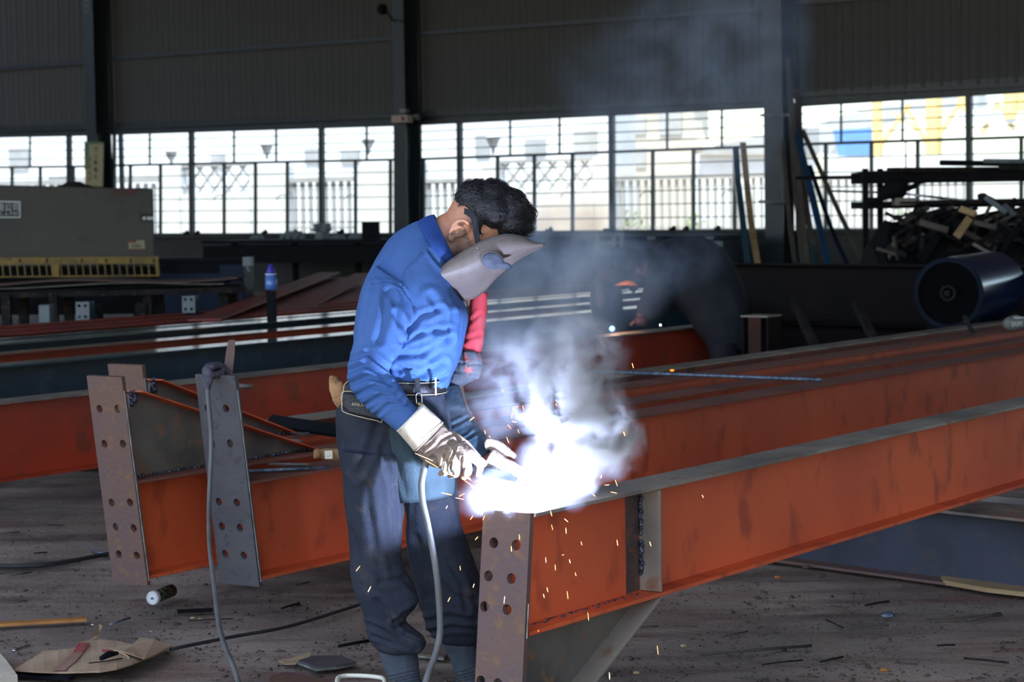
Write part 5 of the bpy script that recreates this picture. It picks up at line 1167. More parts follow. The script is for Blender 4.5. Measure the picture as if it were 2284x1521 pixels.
def head_mesh(m, Hp, sc=1.0, U=None, Fd=None, Sd=None, c=None):
    U = U or UP; Fd = Fd or FW; Sd = Sd or SD; c = c or Hc; n1, n2 = 28, 20; base = len(m.v)
    def pt(u, f, s): return c + (U * u + Fd * f + Sd * s) * sc
    rings = []
    for i in range(1, n2):
        th = math.pi * i / n2; u = .118 * math.cos(th); rr = math.sin(th); ring = []
        low = max(0, -math.cos(th))
        for k in range(n1):
            ph = 2 * math.pi * k / n1; cf, cs = math.cos(ph), math.sin(ph)
            fr = (.093 if cf > 0 else .098 - .035 * low) ; wd = .074 - .02 * low ** 1.3
            ring.append(pt(u - .004, fr * rr * cf + .012 * low, wd * rr ** .9 * cs))
        rings.append(ring)
    m.loft(rings)
    m.tube([pt(.012, .088, 0), pt(-.012, .105, 0), pt(-.03, .112, 0), pt(-.036, .095, 0)], [x * sc for x in (.008, .010, .014, .010)], 8)      # nose
    m.tube([pt(.02, .08, -.05), pt(.026, .092, -.02), pt(.026, .092, .02), pt(.02, .08, .05)], .009 * sc, 8)                                     # brow
    m.tube([pt(-.058, .085, -.022), pt(-.056, .094, 0), pt(-.058, .085, .022)], .0065 * sc, 8); m.tube([pt(-.067, .083, -.02), pt(-.068, .091, 0), pt(-.067, .083, .02)], .0065 * sc, 8)   # lips
    m.ball(pt(-.098, .07, 0), .026 * sc, 10, 7)                                                                                                  # chin
    for s_ in (1, -1):                                                                                                                           # ears
        e0 = [pt(-0.029, 0.014, .068 * s_), pt(-0.019, -0.002, .080 * s_), pt(-0.029, -0.022, .089 * s_), pt(-0.053, -0.024, .089 * s_), pt(-0.075, -0.008, .084 * s_), pt(-0.089, 0.012, .073 * s_), pt(-0.079, 0.020, .068 * s_)]
        m.tube(cat_rom(e0, 4), .006 * sc, 8); m.ball(pt(-0.053, 0.002, .073 * s_), .024 * sc, 12, 8, (.38, .85, 1.15), (Sd, Fd, U)); m.ball(pt(-0.083, 0.010, .074 * s_), .009 * sc, 8, 6); m.tube(cat_rom([pt(-0.037, 0.006, .083 * s_), pt(-0.045, -0.008, .086 * s_), pt(-0.063, -0.004, .084 * s_)], 3), .0035 * sc, 6)
    return m
# body: one continuous figure (mostly under its clothes)
bmh = MB(); head_mesh(bmh, hp)
neck = sloft([(955, 500, 1010, 580, .06), (985, 478, 1030, 560, .055), (1015, 470, 1060, 545, .055), (1040, 462, 1080, 530, .05)], DM, 20, 4)
torso = sloft([(966, 504, 1000, 570, .07), (935, 540, 995, 610, .10), (890, 590, 1005, 660, .13), (850, 640, 1010, 690, .14), (830, 690, 1005, 735, .14), (806, 740, 1005, 790, .15), (800, 830, 985, 845, .14), (770, 920, 985, 920, .14), (780, 1010, 1000, 1010, .14), (800, 1050, 990, 1050, .12)], DM, 24, 4)
armR = sloft([(875, 620, 925, 660, .045, .06), (822, 700, 890, 712, .045, -.01), (800, 780, 870, 780, .04, -.06), (800, 850, 865, 830, .038, -.08), (840, 910, 895, 880, .036, -.1), (900, 960, 945, 920, .03, -.12), (935, 995, 975, 955, .028, -.13)], DM - .14, 16, 4)
armL = sloft([(930, 560, 1000, 600, .05), (1035, 660, 1085, 662, .036), (1028, 770, 1072, 780, .036), (1010, 830, 1060, 838, .036), (1004, 868, 1034, 852, .03, -.02), (1012, 930, 1046, 905, .028, -.1), (1050, 1010, 1080, 985, .024, -.16)], DM + .22, 16, 4)
legR = sloft([(775, 1010, 900, 1020, .09), (785, 1130, 890, 1130, .075), (800, 1280, 890, 1270, .06), (830, 1390, 905, 1380, .05), (860, 1480, 925, 1470, .045), (885, 1570, 935, 1565, .04)], DM - .09, 16, 4)
legL = sloft([(880, 1010, 1005, 1020, .09), (905, 1130, 1010, 1130, .075), (930, 1270, 1030, 1270, .06), (970, 1390, 1050, 1390, .05), (1010, 1480, 1068, 1480, .045), (1035, 1570, 1082, 1565, .04)], DM + .10, 16, 4)
body = merge(bmh, neck, torso, armR, armL, legR, legL)
wel = body.build('person', M['skin'], org=root_loc); bake(wel, remesh=.0045, smooth=2)
tag(wel, 'welder in a blue shirt bending over the front beam, mask before his face', 'person')
wel.data.materials.append(M['stubble'])
for p_ in wel.data.polygons:
    c = p_.center + root_loc; q = c - Hc; u, f = q.dot(UP), q.dot(FW)
    if u < -.035 and f > -.02 and noise.noise(c * 60) * .02 + f > 0: p_.material_index = 1
# eyes
for s_ in (1, -1):
    m = MB(); m.ball(hp(.004, .082, .031 * s_), .012, 10, 8); m.build('eye', M['white'], wel, True)
# hair
m = MB()
for px, py, r_, dy in ((1060, 447, 47, .0), (1098, 448, 49, 0), (1132, 465, 48, 0), (1150, 488, 36, 0), (1090, 480, 50, .02), (1040, 452, 28, 0), (1034, 466, 20, -.03), (1120, 500, 45, .02), (1166, 502, 25, 0), (1158, 478, 36, .01), (1100, 440, 40, .03), (1100, 470, 46, -.025), (1078, 462, 40, -.035), (1140, 500, 34, -.03), (1060, 458, 30, .04)):
    m.ball(P(px, py, DM + dy), r_ / 750.0, 14, 10, (1, 1.28 if r_ > 40 else 1.1, 1))
m.tube(cat_rom([P(1050, 470, DM - .066), P(1062, 488, DM - .072), P(1068, 508, DM - .07), P(1070, 524, DM - .066)], 4), crs([.012, .012, .009, .004], 4), 10)
o = m.build('hair', M['hair'], wel)
def hairfn(p, n):
    px, py = proj(p); a = math.atan2(py - 480, px - 1040); r_ = math.hypot(px - 1040, py - 480) / 750
    return n * (.003 * noise.noise(V(a * 9, r_ * 4, p.y * 10)) + .002 * noise.noise(V(a * 34, r_ * 8, p.y * 30)))
bake(o, remesh=.005, smooth=3, fn=hairfn)
# loose strands over the cap
dg = bpy.context.evaluated_depsgraph_get(); random.seed(3)
vv = [(v.co + root_loc, v.normal.copy()) for v in o.data.vertices]; m = MB()
for i in range(1500):
    p_, n_ = random.choice(vv); t_ = (UP * .8 + FW * .5 + V(random.gauss(0, .25), random.gauss(0, .3), random.gauss(0, .25))); t_ = (t_ - n_ * t_.dot(n_)).normalized()
    L_ = random.uniform(.012, .035); r0 = .0006
    pts = [p_ - n_ * .001, p_ + t_ * L_ * .4 + n_ * .003, p_ + t_ * L_ * .8 + n_ * .001 - Z * .001, p_ + t_ * L_ - n_ * .001 - Z * .003]
    m.tube(pts, [r0, r0, r0 * .8, .0001], 3, cap=False)
tag(m.build('hair_strands', M['hair'], o, True), kind='stuff')
# mask
T_ = [(969, 618), (986, 594), (1015, 572), (1060, 545), (1100, 528), (1135, 522), (1165, 528), (1190, 540), (1214, 544)]
B_l = [(970, 636), (984, 652), (1012, 664), (1048, 668), (1080, 650), (1106, 622), (1132, 600), (1165, 574), (1215, 548)]
Tc = cat_rom([V(x, y, 0) for x, y in T_], 4); Bc = cat_rom([V(x, y, 0) for x, y in B_l], 4); nU = len(Tc); nV = 14
vs_ = []; fs_ = []
def mask_pt(i, v, out=0.0):
    u = i / (nU - 1); x = Tc[i].x * (1 - v) + Bc[i].x * v; y = Tc[i].y * (1 - v) + Bc[i].y * v
    env = math.sin(math.pi * min(1, .08 + u * .92)) ** .5
    d = DM - .11 + (.17 * v ** 1.6) * (env * .7 + .3) - .055 * math.sin(math.pi * v) * env + .05 * u * u
    return P(x, y, d - out)
for i in range(nU):
    for j in range(nV + 1): vs_.append(mask_pt(i, j / nV))
for i in range(nU - 1):
    for j in range(nV): a = i * (nV + 1) + j; fs_.append((a, a + 1, a + nV + 2, a + nV + 1))
mk = thing('welding_mask', 'worn grey-brown hand-bent welding mask strapped before the welder\'s face', 'welding mask', P(1080, 600, DM - .05))
m = MB(); m.add(vs_, fs_); o = m.build('shell', M['mask'], mk, True); s_ = o.modifiers.new('s', 'SOLIDIFY'); s_.thickness = .004; s_.offset = 0
m = MB(); c = mask_pt(19, .42, .004); c = P(1098, 581, (c.y) - .004 if False else (R.transposed() @ (c - CAM)).z * -1 - .004)
ax3 = (WX.copy(), WY.copy(), Z.copy()); tx = (WX * .92 - Z * .12 + WY * .28).normalized(); ty = (Z * .92 - WY * .45).normalized(); tn = tx.cross(ty).normalized()
c = c - ray(1098, 581).normalized() * .006
m.ball(c, .037, 20, 8, (1, .84, .10), (tx, ty, tn)); m.build('lens_frame', M['mask'], mk, True)
m = MB(); m.ball(c + tn * .0022, .0335, 20, 8, (1, .82, .09), (tx, ty, tn)); m.build('lens', M['lens'], mk, True)
m = MB(); m.ball(c + tx * .034 - ty * .012 + tn * .003, .017, 12, 6, (1.5, .7, .2), (tx, ty, tn)); m.build('lens_latch', M['lens'], mk, True)
m = MB(); m.ball(P(1065, 553, DM - .125), .003, 8, 5); m.build('rivet', M['chrome'], mk, True)
m = MB(); pts = cat_rom([P(1020, 468, DM - .03), P(1040, 472, DM - .075), P(1055, 484, DM - .092), P(1060, 508, DM - .093), P(1067, 545, DM - .092)], 5)
for i in range(len(pts) - 1): pass
vs_ = []; fs_ = []
for i, p_ in enumerate(pts):
    t_ = (pts[min(i + 1, len(pts) - 1)] - pts[max(i - 1, 0)]).normalized(); s_ = t_.cross(WY).normalized(); w_ = .0085
    vs_ += [p_ + s_ * w_, p_ - s_ * w_, p_ - s_ * w_ + WY * .003, p_ + s_ * w_ + WY * .003]
rings = [vs_[i * 4:i * 4 + 4] for i in range(len(pts))]; m.loft(rings); m.build('head_strap', M['strap'], mk)

# shirt: torso and right sleeve
st = sloft([(950, 488, 1010, 590, .10), (922, 497, 1012, 620, .15, 0), (880, 525, 1018, 655, .185, .0), (835, 582, 1040, 690, .21, .0), (806, 645, 1043, 722, .21), (792, 705, 1036, 760, .20), (789, 765, 1023, 800, .19), (795, 820, 1008, 835, .18), (808, 850, 1003, 858, .175), (835, 868, 990, 874, .16)], DM + .02, 30, 5, 2.2)
sl_ = sloft([(838, 590, 925, 640, .075, .03), (812, 632, 922, 668, .08, 0), (800, 690, 918, 705, .072, -.03), (788, 760, 893, 775, .066, -.05), (777, 810, 872, 812, .062, -.07), (776, 850, 868, 832, .062, -.08), (794, 885, 880, 845, .06, -.09), (826, 918, 900, 872, .056, -.10), (858, 940, 922, 902, .05, -.115), (890, 965, 948, 920, .045, -.13)], DM - .15, 22, 5, 2.2)
m = merge(st, sl_); sh = m.build('shirt', M['shirt'], wel)
FL = [([(905, 742), (938, 705), (980, 690)], 7, .007), ([(898, 762), (945, 742), (1000, 732)], 6, .007), ([(890, 792), (940, 790), (1000, 752)], 7, .008), ([(886, 822), (935, 838), (990, 808)], 7, .008), ([(905, 840), (950, 860), (995, 838)], 5, .006),
      ([(960, 660), (985, 700), (960, 760)], 9, .006), ([(1010, 700), (1000, 760), (960, 800)], 7, .006), ([(880, 700), (905, 735)], 8, .008),
      ([(783, 800), (820, 786), (868, 828)], 6, .008), ([(779, 828), (815, 812), (862, 848)], 6, .008), ([(782, 856), (822, 838), (872, 862)], 6, .008), ([(793, 882), (835, 862), (885, 880)], 5, .007), ([(812, 904), (850, 882), (898, 893)], 5, .007), ([(838, 926), (868, 902), (914, 902)], 5, .006),
      ([(845, 760), (858, 700), (862, 650)], 9, .005), ([(815, 740), (824, 690), (835, 640)], 8, .004),
      ([(832, 632), (862, 627), (897, 640), (920, 672), (925, 700)], 2.6, .0045), ([(897, 638), (905, 602), (945, 562)], 2.2, .004), ([(870, 650), (885, 690), (890, 760)], 7, .005),
      ([(960, 560), (985, 590), (1005, 600)], 5, .004)]
bake(sh, remesh=.0055, smooth=4, fn=folds(FL, .005, 7))
m = sloft([(932, 494, 1000, 600, .125), (942, 487, 1018, 594, .115), (955, 481, 1022, 588, .10), (968, 478, 1018, 580, .088)], DM + .0, 26, 4, 2.1, cap=False)
o = m.build('collar', M['collar'], sh, True); s_ = o.modifiers.new('s', 'SOLIDIFY'); s_.thickness = .006
# belt with pouch, clip and rear glove
bl = sloft([(800, 838, 997, 842, .172), (800, 868, 996, 878, .170)], DM + .0, 30, 2, 2.2, cap=False)
o = bl.build('belt', M['leather'], wel, True); s_ = o.modifiers.new('s', 'SOLIDIFY'); s_.thickness = .006
for dy in (3, 27):
    q = sloft([(799, 838 + dy, 998, 842 + dy * 1.1, .1765), (799, 839.4 + dy, 998, 843.4 + dy * 1.1, .1765)], DM, 30, 1, 2.2, cap=False); q.build('stitching', M['thread'], o, True)
m = MB(); m.box(P(972, 862, DM - .155), .005, .01, .05); m.build('belt_keeper', M['thread'], o)
t = thing('belt_pouch', 'black leather pouch with pale piping on the welder\'s belt', 'pouch', P(805, 935, DM - .19))
pq = [(768, 858), (785, 848), (830, 862), (852, 880), (852, 938), (840, 938), (775, 922), (762, 908)]
m = MB(); m.prism([P(x, y, DM - .215) for x, y in pq], WY * .07); o = m.build('pouch_body', M['leather'], t, bevel=.01)
m = MB(); m.tube(cat_rom([P(x, y, DM - .219) for x, y in pq + [pq[0]]], 3), .0015, 6, cap=False); m.build('piping', M['thread'], t, True)
m = MB(); m.prism([P(x, y, DM - .225) for x, y in ((764, 875), (850, 888), (850, 934), (842, 936), (777, 920), (764, 905))], WY * .012); m.build('pouch_flap', M['leather'], t, bevel=.005)
m = MB(); m.tube(cat_rom([P(x, y, DM - .229) for x, y in ((764, 905), (763, 876), (790, 874), (850, 888))], 3), .0014, 6); m.build('piping', M['thread'], t, True)
text('ANLIL', .014, M['thread'], 'lettering', t, P(784, 905, DM - .2285), (WX - Z * .06).normalized(), Z, -WY, .0005)
# carabiner
t = thing('snap_hook', 'small chrome snap hook hanging from the welder\'s belt', 'hook', P(936, 905, DM - .2))
m = MB(); m.box(P(932, 862, DM - .183), .014, .004, .05); m.build('hook_strap', M['strap'], t)
m = MB(); m.tube(cat_rom([P(929, 900, DM - .2), P(928, 882, DM - .2), P(934, 877, DM - .2), P(940, 881, DM - .2), P(941, 898, DM - .2)], 4), .0022, 6, cap=False); m.build('hook_loop', M['chrome'], t, True)
m = MB(); m.ball(P(935, 902, DM - .2), .007, 10, 7); m.build('hook_swivel', M['brass'], t, True)
t = thing('work_glove', 'tan cotton work glove tucked behind the welder\'s belt', 'glove', P(750, 912, DM - .02))
m = MB(); m.tube(cat_rom([P(762, 910, DM - .05), P(756, 890, DM - .05), P(748, 862, DM - .04), P(742, 840, DM - .04)], 5), crs([.010, .020, .019, .012], 5), 12)
m.tube(cat_rom([P(764, 905, DM - .07), P(764, 880, DM - .07), P(757, 852, DM - .07)], 5), crs([.010, .013, .009], 5), 10); m.tube([P(744, 850, DM - .05), P(738, 838, DM - .05)], .008, 8)
o = m.build('glove_body', M['cotton'], t); bake(o, remesh=.004, smooth=3, fn=lambda p, n: n * .0025 * noise.noise(p * 120))
# trousers
hips = sloft([(800, 852, 992, 858, .165), (762, 885, 995, 886, .17), (750, 925, 1003, 925, .175), (752, 975, 1010, 975, .175), (758, 1030, 1018, 1025, .165), (768, 1065, 1015, 1060, .14)], DM, 28, 4, 2.3)
tr = sloft([(758, 1000, 900, 1010, .11), (765, 1080, 902, 1080, .105), (774, 1150, 900, 1150, .095), (782, 1220, 896, 1215, .09), (783, 1285, 900, 1262, .088), (796, 1330, 925, 1305, .088), (812, 1368, 934, 1345, .085), (817, 1400, 905, 1378, .075), (822, 1425, 918, 1398, .07), (838, 1444, 948, 1424, .072), (850, 1452, 945, 1446, .062), (862, 1456, 925, 1453, .05)], DM - .10, 22, 5, 2.2)
tl_ = sloft([(870, 1000, 1015, 1010, .11), (890, 1080, 1018, 1075, .105), (902, 1150, 1024, 1145, .095), (905, 1215, 1040, 1205, .09), (915, 1270, 1068, 1275, .09), (930, 1325, 1082, 1330, .088), (942, 1370, 1084, 1375, .085), (955, 1405, 1080, 1408, .075), (975, 1428, 1068, 1432, .062), (990, 1436, 1060, 1440, .05)], DM + .10, 22, 5, 2.2)
m = merge(hips, tr, tl_); to = m.build('trousers', M['trouser'], wel)
TF = [([(845, 930), (830, 990), (800, 1060)], 9, .007), ([(900, 960), (895, 1020), (905, 1080)], 6, .005), ([(850, 1000), (880, 1090), (885, 1200)], 8, .006), ([(815, 1080), (830, 1180), (850, 1290)], 9, .005), ([(850, 1300), (900, 1290), (930, 1320)], 7, .006), ([(885, 1384), (905, 1400), (955, 1424)], 5, .009), ([(820, 1392), (860, 1410), (930, 1446)], 5, .009), ([(830, 1420), (870, 1432), (925, 1452)], 4, .006), ([(880, 1385), (900, 1372), (930, 1352)], 5, .008), ([(840, 1340), (870, 1380), (885, 1400)], 7, .006),
      ([(950, 1388), (1000, 1375), (1060, 1385)], 7, .009), ([(960, 1410), (1010, 1398), (1070, 1402)], 6, .007), ([(980, 1300), (1010, 1330), (1060, 1340)], 8, .006), ([(1000, 1250), (1030, 1300), (1040, 1360)], 7, .005), ([(930, 1200), (950, 1260), (960, 1330)], 8, .005), ([(905, 1080), (900, 1150), (905, 1240)], 6, .006), ([(770, 1160), (790, 1200), (800, 1260)], 8, .005)]
bake(to, remesh=.0065, smooth=3, fn=folds(TF, .006, 8))
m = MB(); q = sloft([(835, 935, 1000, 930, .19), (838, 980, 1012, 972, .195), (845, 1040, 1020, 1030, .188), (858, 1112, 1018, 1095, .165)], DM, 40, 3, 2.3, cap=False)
# teal patch painting arc light on the trousers: only the front-right third of the ring
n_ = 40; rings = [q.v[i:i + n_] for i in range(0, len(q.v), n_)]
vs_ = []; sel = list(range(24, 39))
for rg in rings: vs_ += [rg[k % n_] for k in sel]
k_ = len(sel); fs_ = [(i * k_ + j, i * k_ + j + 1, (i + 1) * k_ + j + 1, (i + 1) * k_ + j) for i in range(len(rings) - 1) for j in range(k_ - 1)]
m.add(vs_, fs_); o = m.build('arc_lit_panel', mat('teal_arc_light', (50, 68, 74), (43, 59, 67), .85, scale=9, bump=.3, bscale=160), wel, True)
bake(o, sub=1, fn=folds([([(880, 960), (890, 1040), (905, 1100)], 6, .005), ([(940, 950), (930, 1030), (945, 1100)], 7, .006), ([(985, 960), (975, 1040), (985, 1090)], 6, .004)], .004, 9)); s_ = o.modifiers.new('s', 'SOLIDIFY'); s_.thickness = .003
# gaiters and shoes
for d_, rows, nm in ((DM - .09, [(842, 1448, 930, 1447, .056), (852, 1480, 934, 1477, .052), (868, 1512, 938, 1506, .047), (880, 1545, 945, 1538, .044), (884, 1570, 948, 1566, .045)], 'R'), (DM + .10, [(985, 1430, 1062, 1432, .056), (1000, 1465, 1068, 1465, .05), (1018, 1505, 1076, 1503, .046), (1030, 1545, 1084, 1540, .044), (1034, 1570, 1088, 1568, .045)], 'L')):
    q = sloft(rows, d_, 20, 4, 2.2); o = q.build('gaiter', M['gaiter'], wel)
    L0 = rows[2]; ln = [([(L0[0], L0[1] - 3 + 7 * k), ((L0[0] + L0[2]) / 2, L0[1] - 10 + 7 * k), (L0[2], L0[1] - 18 + 7 * k)], 2.2, .004) for k in range(4)]
    bake(o, remesh=.004, smooth=2, fn=folds(ln, .004, 14))
    c = P((rows[-1][0] + rows[-1][2]) / 2, 1565, d_); c.z = .0
    m = MB(); m.loft([[c + WX * (x + sx * math.cos(a) * 0) + V(0, sy * math.cos(a), h * .5 + h * .5 * math.sin(a)) for a in [2 * math.pi * k / 12 for k in range(12)]] for x, sy, h, sx in ((-.07, .025, .06, 0), (-.055, .038, .09, 0), (0, .042, .12, 0), (.06, .045, .09, 0), (.12, .048, .07, 0), (.17, .042, .055, 0), (.195, .02, .035, 0))])
    o = m.build('shoe', M['shoe'], wel); bake(o, remesh=.006, smooth=2)
    m = MB(); m.prism([c + V(x, y, .001) for x, y in ((-.075, -.03), (-.05, -.042), (.06, -.047), (.13, -.05), (.19, -.03), (.2, 0), (.19, .03), (.13, .05), (.06, .047), (-.05, .042), (-.075, .03))], Z * .018); m.build('shoe_sole', M['black'], o)
# left arm: red over-sleeve, patterned elbow, dark forearm
q = sloft([(1052, 650, 1088, 652, .036), (1048, 690, 1086, 692, .038), (1040, 735, 1081, 738, .040), (1025, 782, 1074, 790, .044)], DM + .19, 20, 4, 2.2); o = q.build('red_sleeve', M['red'], wel); bake(o, remesh=.005, smooth=1, fn=folds([([(1045, 720), (1070, 700)], 5, .003), ([(1035, 760), (1070, 745)], 5, .003)], .003, 20))
q = sloft([(1024, 780, 1074, 786, .042), (1012, 798, 1078, 800, .05), (1006, 820, 1074, 826, .052), (996, 842, 1066, 846, .048), (990, 856, 1030, 858, .035)], DM + .18, 20, 4, 2.2); o = q.build('patterned_cuff', M['pattern'], wel); bake(o, remesh=.005, smooth=1, fn=folds([([(1015, 810), (1070, 812)], 3, .006), ([(1008, 828), (1066, 835)], 3, .005), ([(1030, 790), (1040, 850)], 4, .004)], .006, 22))
q = sloft([(976, 862, 1024, 856, .036), (985, 905, 1034, 890, .036, -.04), (1000, 955, 1052, 930, .036, -.10), (1030, 1000, 1080, 968, .034, -.17), (1062, 1032, 1098, 1002, .028, -.22)], DM + .16, 20, 4, 2.2); o = q.build('forearm_sleeve', M['darksleeve'], wel); bake(o, remesh=.005, smooth=1, fn=folds([([(1010, 950), (1050, 930)], 4, .005), ([(1030, 985), (1070, 960)], 4, .005)], .004, 20))
# right glove: cuff, palm, five fingers closed on the holder
DG = DM - .28
gl = thing('welding_glove', 'cream-cuffed leather glove on the welder\'s right hand', 'glove', P(960, 990, DG))
q = sloft([(884, 960, 943, 900, .060), (898, 976, 958, 914, .060), (912, 992, 974, 928, .058), (925, 1008, 989, 943, .056)], DG, 26, 3, 2.3, cap=False); o = q.build('cuff', M['cuff'], gl, True); s_ = o.modifiers.new('s', 'SOLIDIFY'); s_.thickness = .005
q = sloft([(922.5, 1005, 986.5, 940, .0605), (924, 1007, 988, 942, .0605)], DG, 26, 1, 2.3, cap=False); q.build('cuff_seam', M['glove'], o, True)
palm = sloft([(928, 1008, 988, 946, .048), (944, 1028, 1004, 960, .046), (964, 1040, 1020, 976, .042), (984, 1044, 1034, 992, .036), (1000, 1042, 1044, 1006, .028)], DG, 20, 4, 2.3)
def finger(pts, r_): q = MB(); q.tube(cat_rom([P(x, y, DG + d) for x, y, d in pts], 5), crs(r_, 5), 12); q.ball(P(pts[-1][0], pts[-1][1], DG + pts[-1][2]), r_[-1], 10, 7); return q
fs5 = [finger([(1028, 990, -.01), (1052, 1014, -.03), (1070, 1038, -.02), (1066, 1056, .0)], [.014, .0145, .013, .0115]),
       finger([(1016, 996, -.03), (1034, 1022, -.048), (1044, 1048, -.035), (1034, 1062, -.01)], [.014, .0145, .013, .0115]),
       finger([(998, 1002, -.035), (1012, 1030, -.052), (1018, 1052, -.035), (1006, 1060, -.01)], [.013, .0140, .0125, .011]),
       finger([(976, 1006, -.035), (988, 1032, -.046), (994, 1050, -.03), (984, 1056, -.008)], [.012, .0125, .0115, .0100]),
       finger([(1004, 972, .02), (1034, 990, .036), (1058, 1014, .036), (1078, 1034, .022)], [.017, .0155, .014, .012])]
o = merge(palm, *fs5).build('glove_hand', M['glove'], gl)
bake(o, remesh=.0034, smooth=2, fn=folds([([(985, 1046), (990, 1020), (1000, 1000)], 2.6, .004), ([(1003, 1048), (1008, 1020), (1016, 1000)], 2.6, .004), ([(955, 1010), (985, 980), (1010, 968)], 4, .003), ([(945, 1000), (965, 985)], 4, .003), ([(1028, 1050), (1030, 1020)], 2.6, .003)], .0022, 40))
for k, (x, y) in enumerate(((990, 1046), (1004, 1050), (1040, 1060))):
    m = MB(); m.tube(cat_rom([P(x, y - 16, DG - .055), P(x - 3, y, DG - .05), P(x + 8, y + 8, DG - .03)], 4), .0028, 6); m.build('seam_welt', M['cuff'], gl, True)
# left glove
DL = DM - .12
gl2 = thing('welding_glove', 'leather glove on the welder\'s left hand, steadying the holder beside the arc', 'glove', P(1120, 1035, DL))
def finger2(pts, r_): q = MB(); q.tube(cat_rom([P(x, y, DL + d) for x, y, d in pts], 5), crs(r_, 5), 12); q.ball(P(pts[-1][0], pts[-1][1], DL + pts[-1][2]), r_[-1], 10, 7); return q
palm = sloft([(1074, 1040, 1100, 1000, .03), (1090, 1050, 1116, 1008, .032), (1106, 1056, 1130, 1016, .030), (1118, 1056, 1138, 1028, .024)], DL, 18, 4, 2.3)
f2 = [finger2([(1092, 1002, .02), (1090, 986, .02), (1114, 993, .01), (1146, 1016, -.0)], [.013, .012, .0115, .0095]),
      finger2([(1118, 1026, -.01), (1142, 1036, -.025), (1164, 1052, -.02), (1172, 1066, -.01)], [.0125, .013, .012, .0105]),
      finger2([(1114, 1038, -.02), (1136, 1050, -.035), (1158, 1064, -.03), (1164, 1078, -.012)], [.0125, .013, .0115, .0100]),
      finger2([(1106, 1048, -.02), (1124, 1060, -.035), (1142, 1072, -.025), (1146, 1082, -.01)], [.012, .012, .011, .0095]),
      finger2([(1096, 1048, -.01), (1108, 1062, -.025), (1122, 1074, -.02), (1124, 1082, -.008)], [.011, .011, .0100, .0085])]
o = merge(palm, *f2).build('glove_hand', M['glove'], gl2); bake(o, remesh=.0034, smooth=2, fn=folds([([(1110, 1060), (1112, 1040)], 2.5, .003), ([(1126, 1064), (1128, 1044)], 2.5, .003)], .0022, 40))
m = MB(); m.tube(cat_rom([P(1078, 1052, DL - .02), P(1092, 1060, DL - .03), P(1110, 1066, DL - .035), P(1130, 1080, DL - .03)], 4), .004, 6); m.build('seam_welt', M['cuff'], gl2, True)
# electrode holder, electrode and cable
ARC = P(1172, 1128, dF - .005)
eh = thing('electrode_holder', 'electrode holder gripped in both gloves with a grey cable hanging down', 'electrode holder', P(1100, 1060, DG))
hA_, hB_ = P(968, 1026, DG - .004), P(1150, 1066, DL - .03)
m = MB(); m.tube([hA_, hA_ + (hB_ - hA_) * .5, hB_], [.015, .014, .012], 12); m.build('grip', M['black'], eh, True)
m = MB(); e = hB_ + (hB_ - hA_).normalized() * .03; m.tube([hB_, e], [.010, .006], 10); m.build('jaw', M['brass'], eh, True)
m = MB(); m.tube([e - Z * .004, ARC + (e - ARC) * .06], .0022, 8); m.build('electrode', M['mill'], eh, True)
cp = [(962, 1022, DG), (950, 1035, DG - .0), (943, 1060, DG - .005), (940, 1085, DG - .01), (943, 1120, DG - .02), (954, 1170, DG - .03), (966, 1230, DG - .04), (975, 1290, DG - .05), (980, 1350, DG - .06), (982, 1400, DG - .07), (978, 1435, DG - .08), (968, 1470, DG - .10), (956, 1500, DG - .12), (945, 1540, DG - .15), (930, 1600, DG - .2), (880, 1660, DG - .25)]
m = MB(); m.tube(cat_rom([P(x, y, d) for x, y, d in cp], 6), .0095, 12); m.build('power_cable', M['cable'], eh, True)

# ================================================================== THE SECOND WORKER AND HIS HELPER (dark, behind)
DW2 = 16.9
r2 = V(P(1620, 850, DW2).x, P(1620, 850, DW2).y, 0)
tors = sloft([(1440, 612, 1455, 566, .10), (1462, 650, 1482, 540, .17), (1500, 680, 1530, 529, .2), (1530, 700, 1590, 543, .2), (1548, 720, 1632, 590, .2), (1562, 745, 1656, 640, .19), (1580, 770, 1666, 700, .18), (1586, 800, 1668, 770, .17)], DW2, 22, 4)
lg1 = sloft([(1585, 780, 1640, 770, .1), (1592, 830, 1648, 825, .09), (1600, 880, 1650, 880, .08), (1605, 912, 1648, 912, .07)], DW2 - .12, 16, 3)
lg2 = sloft([(1620, 780, 1668, 770, .1), (1628, 830, 1670, 825, .09), (1634, 880, 1672, 880, .08), (1636, 908, 1672, 908, .07)], DW2 + .15, 16, 3)
arm = sloft([(1458, 610, 1510, 600, .09), (1440, 650, 1500, 655, .08), (1422, 685, 1475, 695, .07), (1420, 708, 1450, 716, .05)], DW2 - .15, 16, 4)
U2 = (-WX * .75 + Z * .66).normalized(); F2 = (-WX * .66 - Z * .75).normalized(); h2 = P(1408, 592, DW2)
hd = MB(); head_mesh(hd, None, 1.0, U2, F2, -WY, h2)
nk = MB(); nk.tube([P(1452, 600, DW2), P(1415, 596, DW2)], [.09, .06], 12)
hands = MB(); c_ = P(1428, 716, DW2 - .15); hands.ball(c_, .045, 10, 7, (1.2, .8, .8))
for k in range(5): hands.tube(cat_rom([c_ + V(-.02 - .0 * k, -.03 + .015 * k, 0), c_ + V(-.06, -.03 + .015 * k, -.01), c_ + V(-.085 + .008 * abs(k - 2), -.025 + .012 * k, -.035)], 3), [.012] * 7, 8)
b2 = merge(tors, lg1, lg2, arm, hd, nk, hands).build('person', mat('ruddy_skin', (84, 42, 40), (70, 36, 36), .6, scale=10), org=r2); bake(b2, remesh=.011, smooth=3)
tag(b2, 'second worker in dark clothes bending over the red beam in the background', 'person')
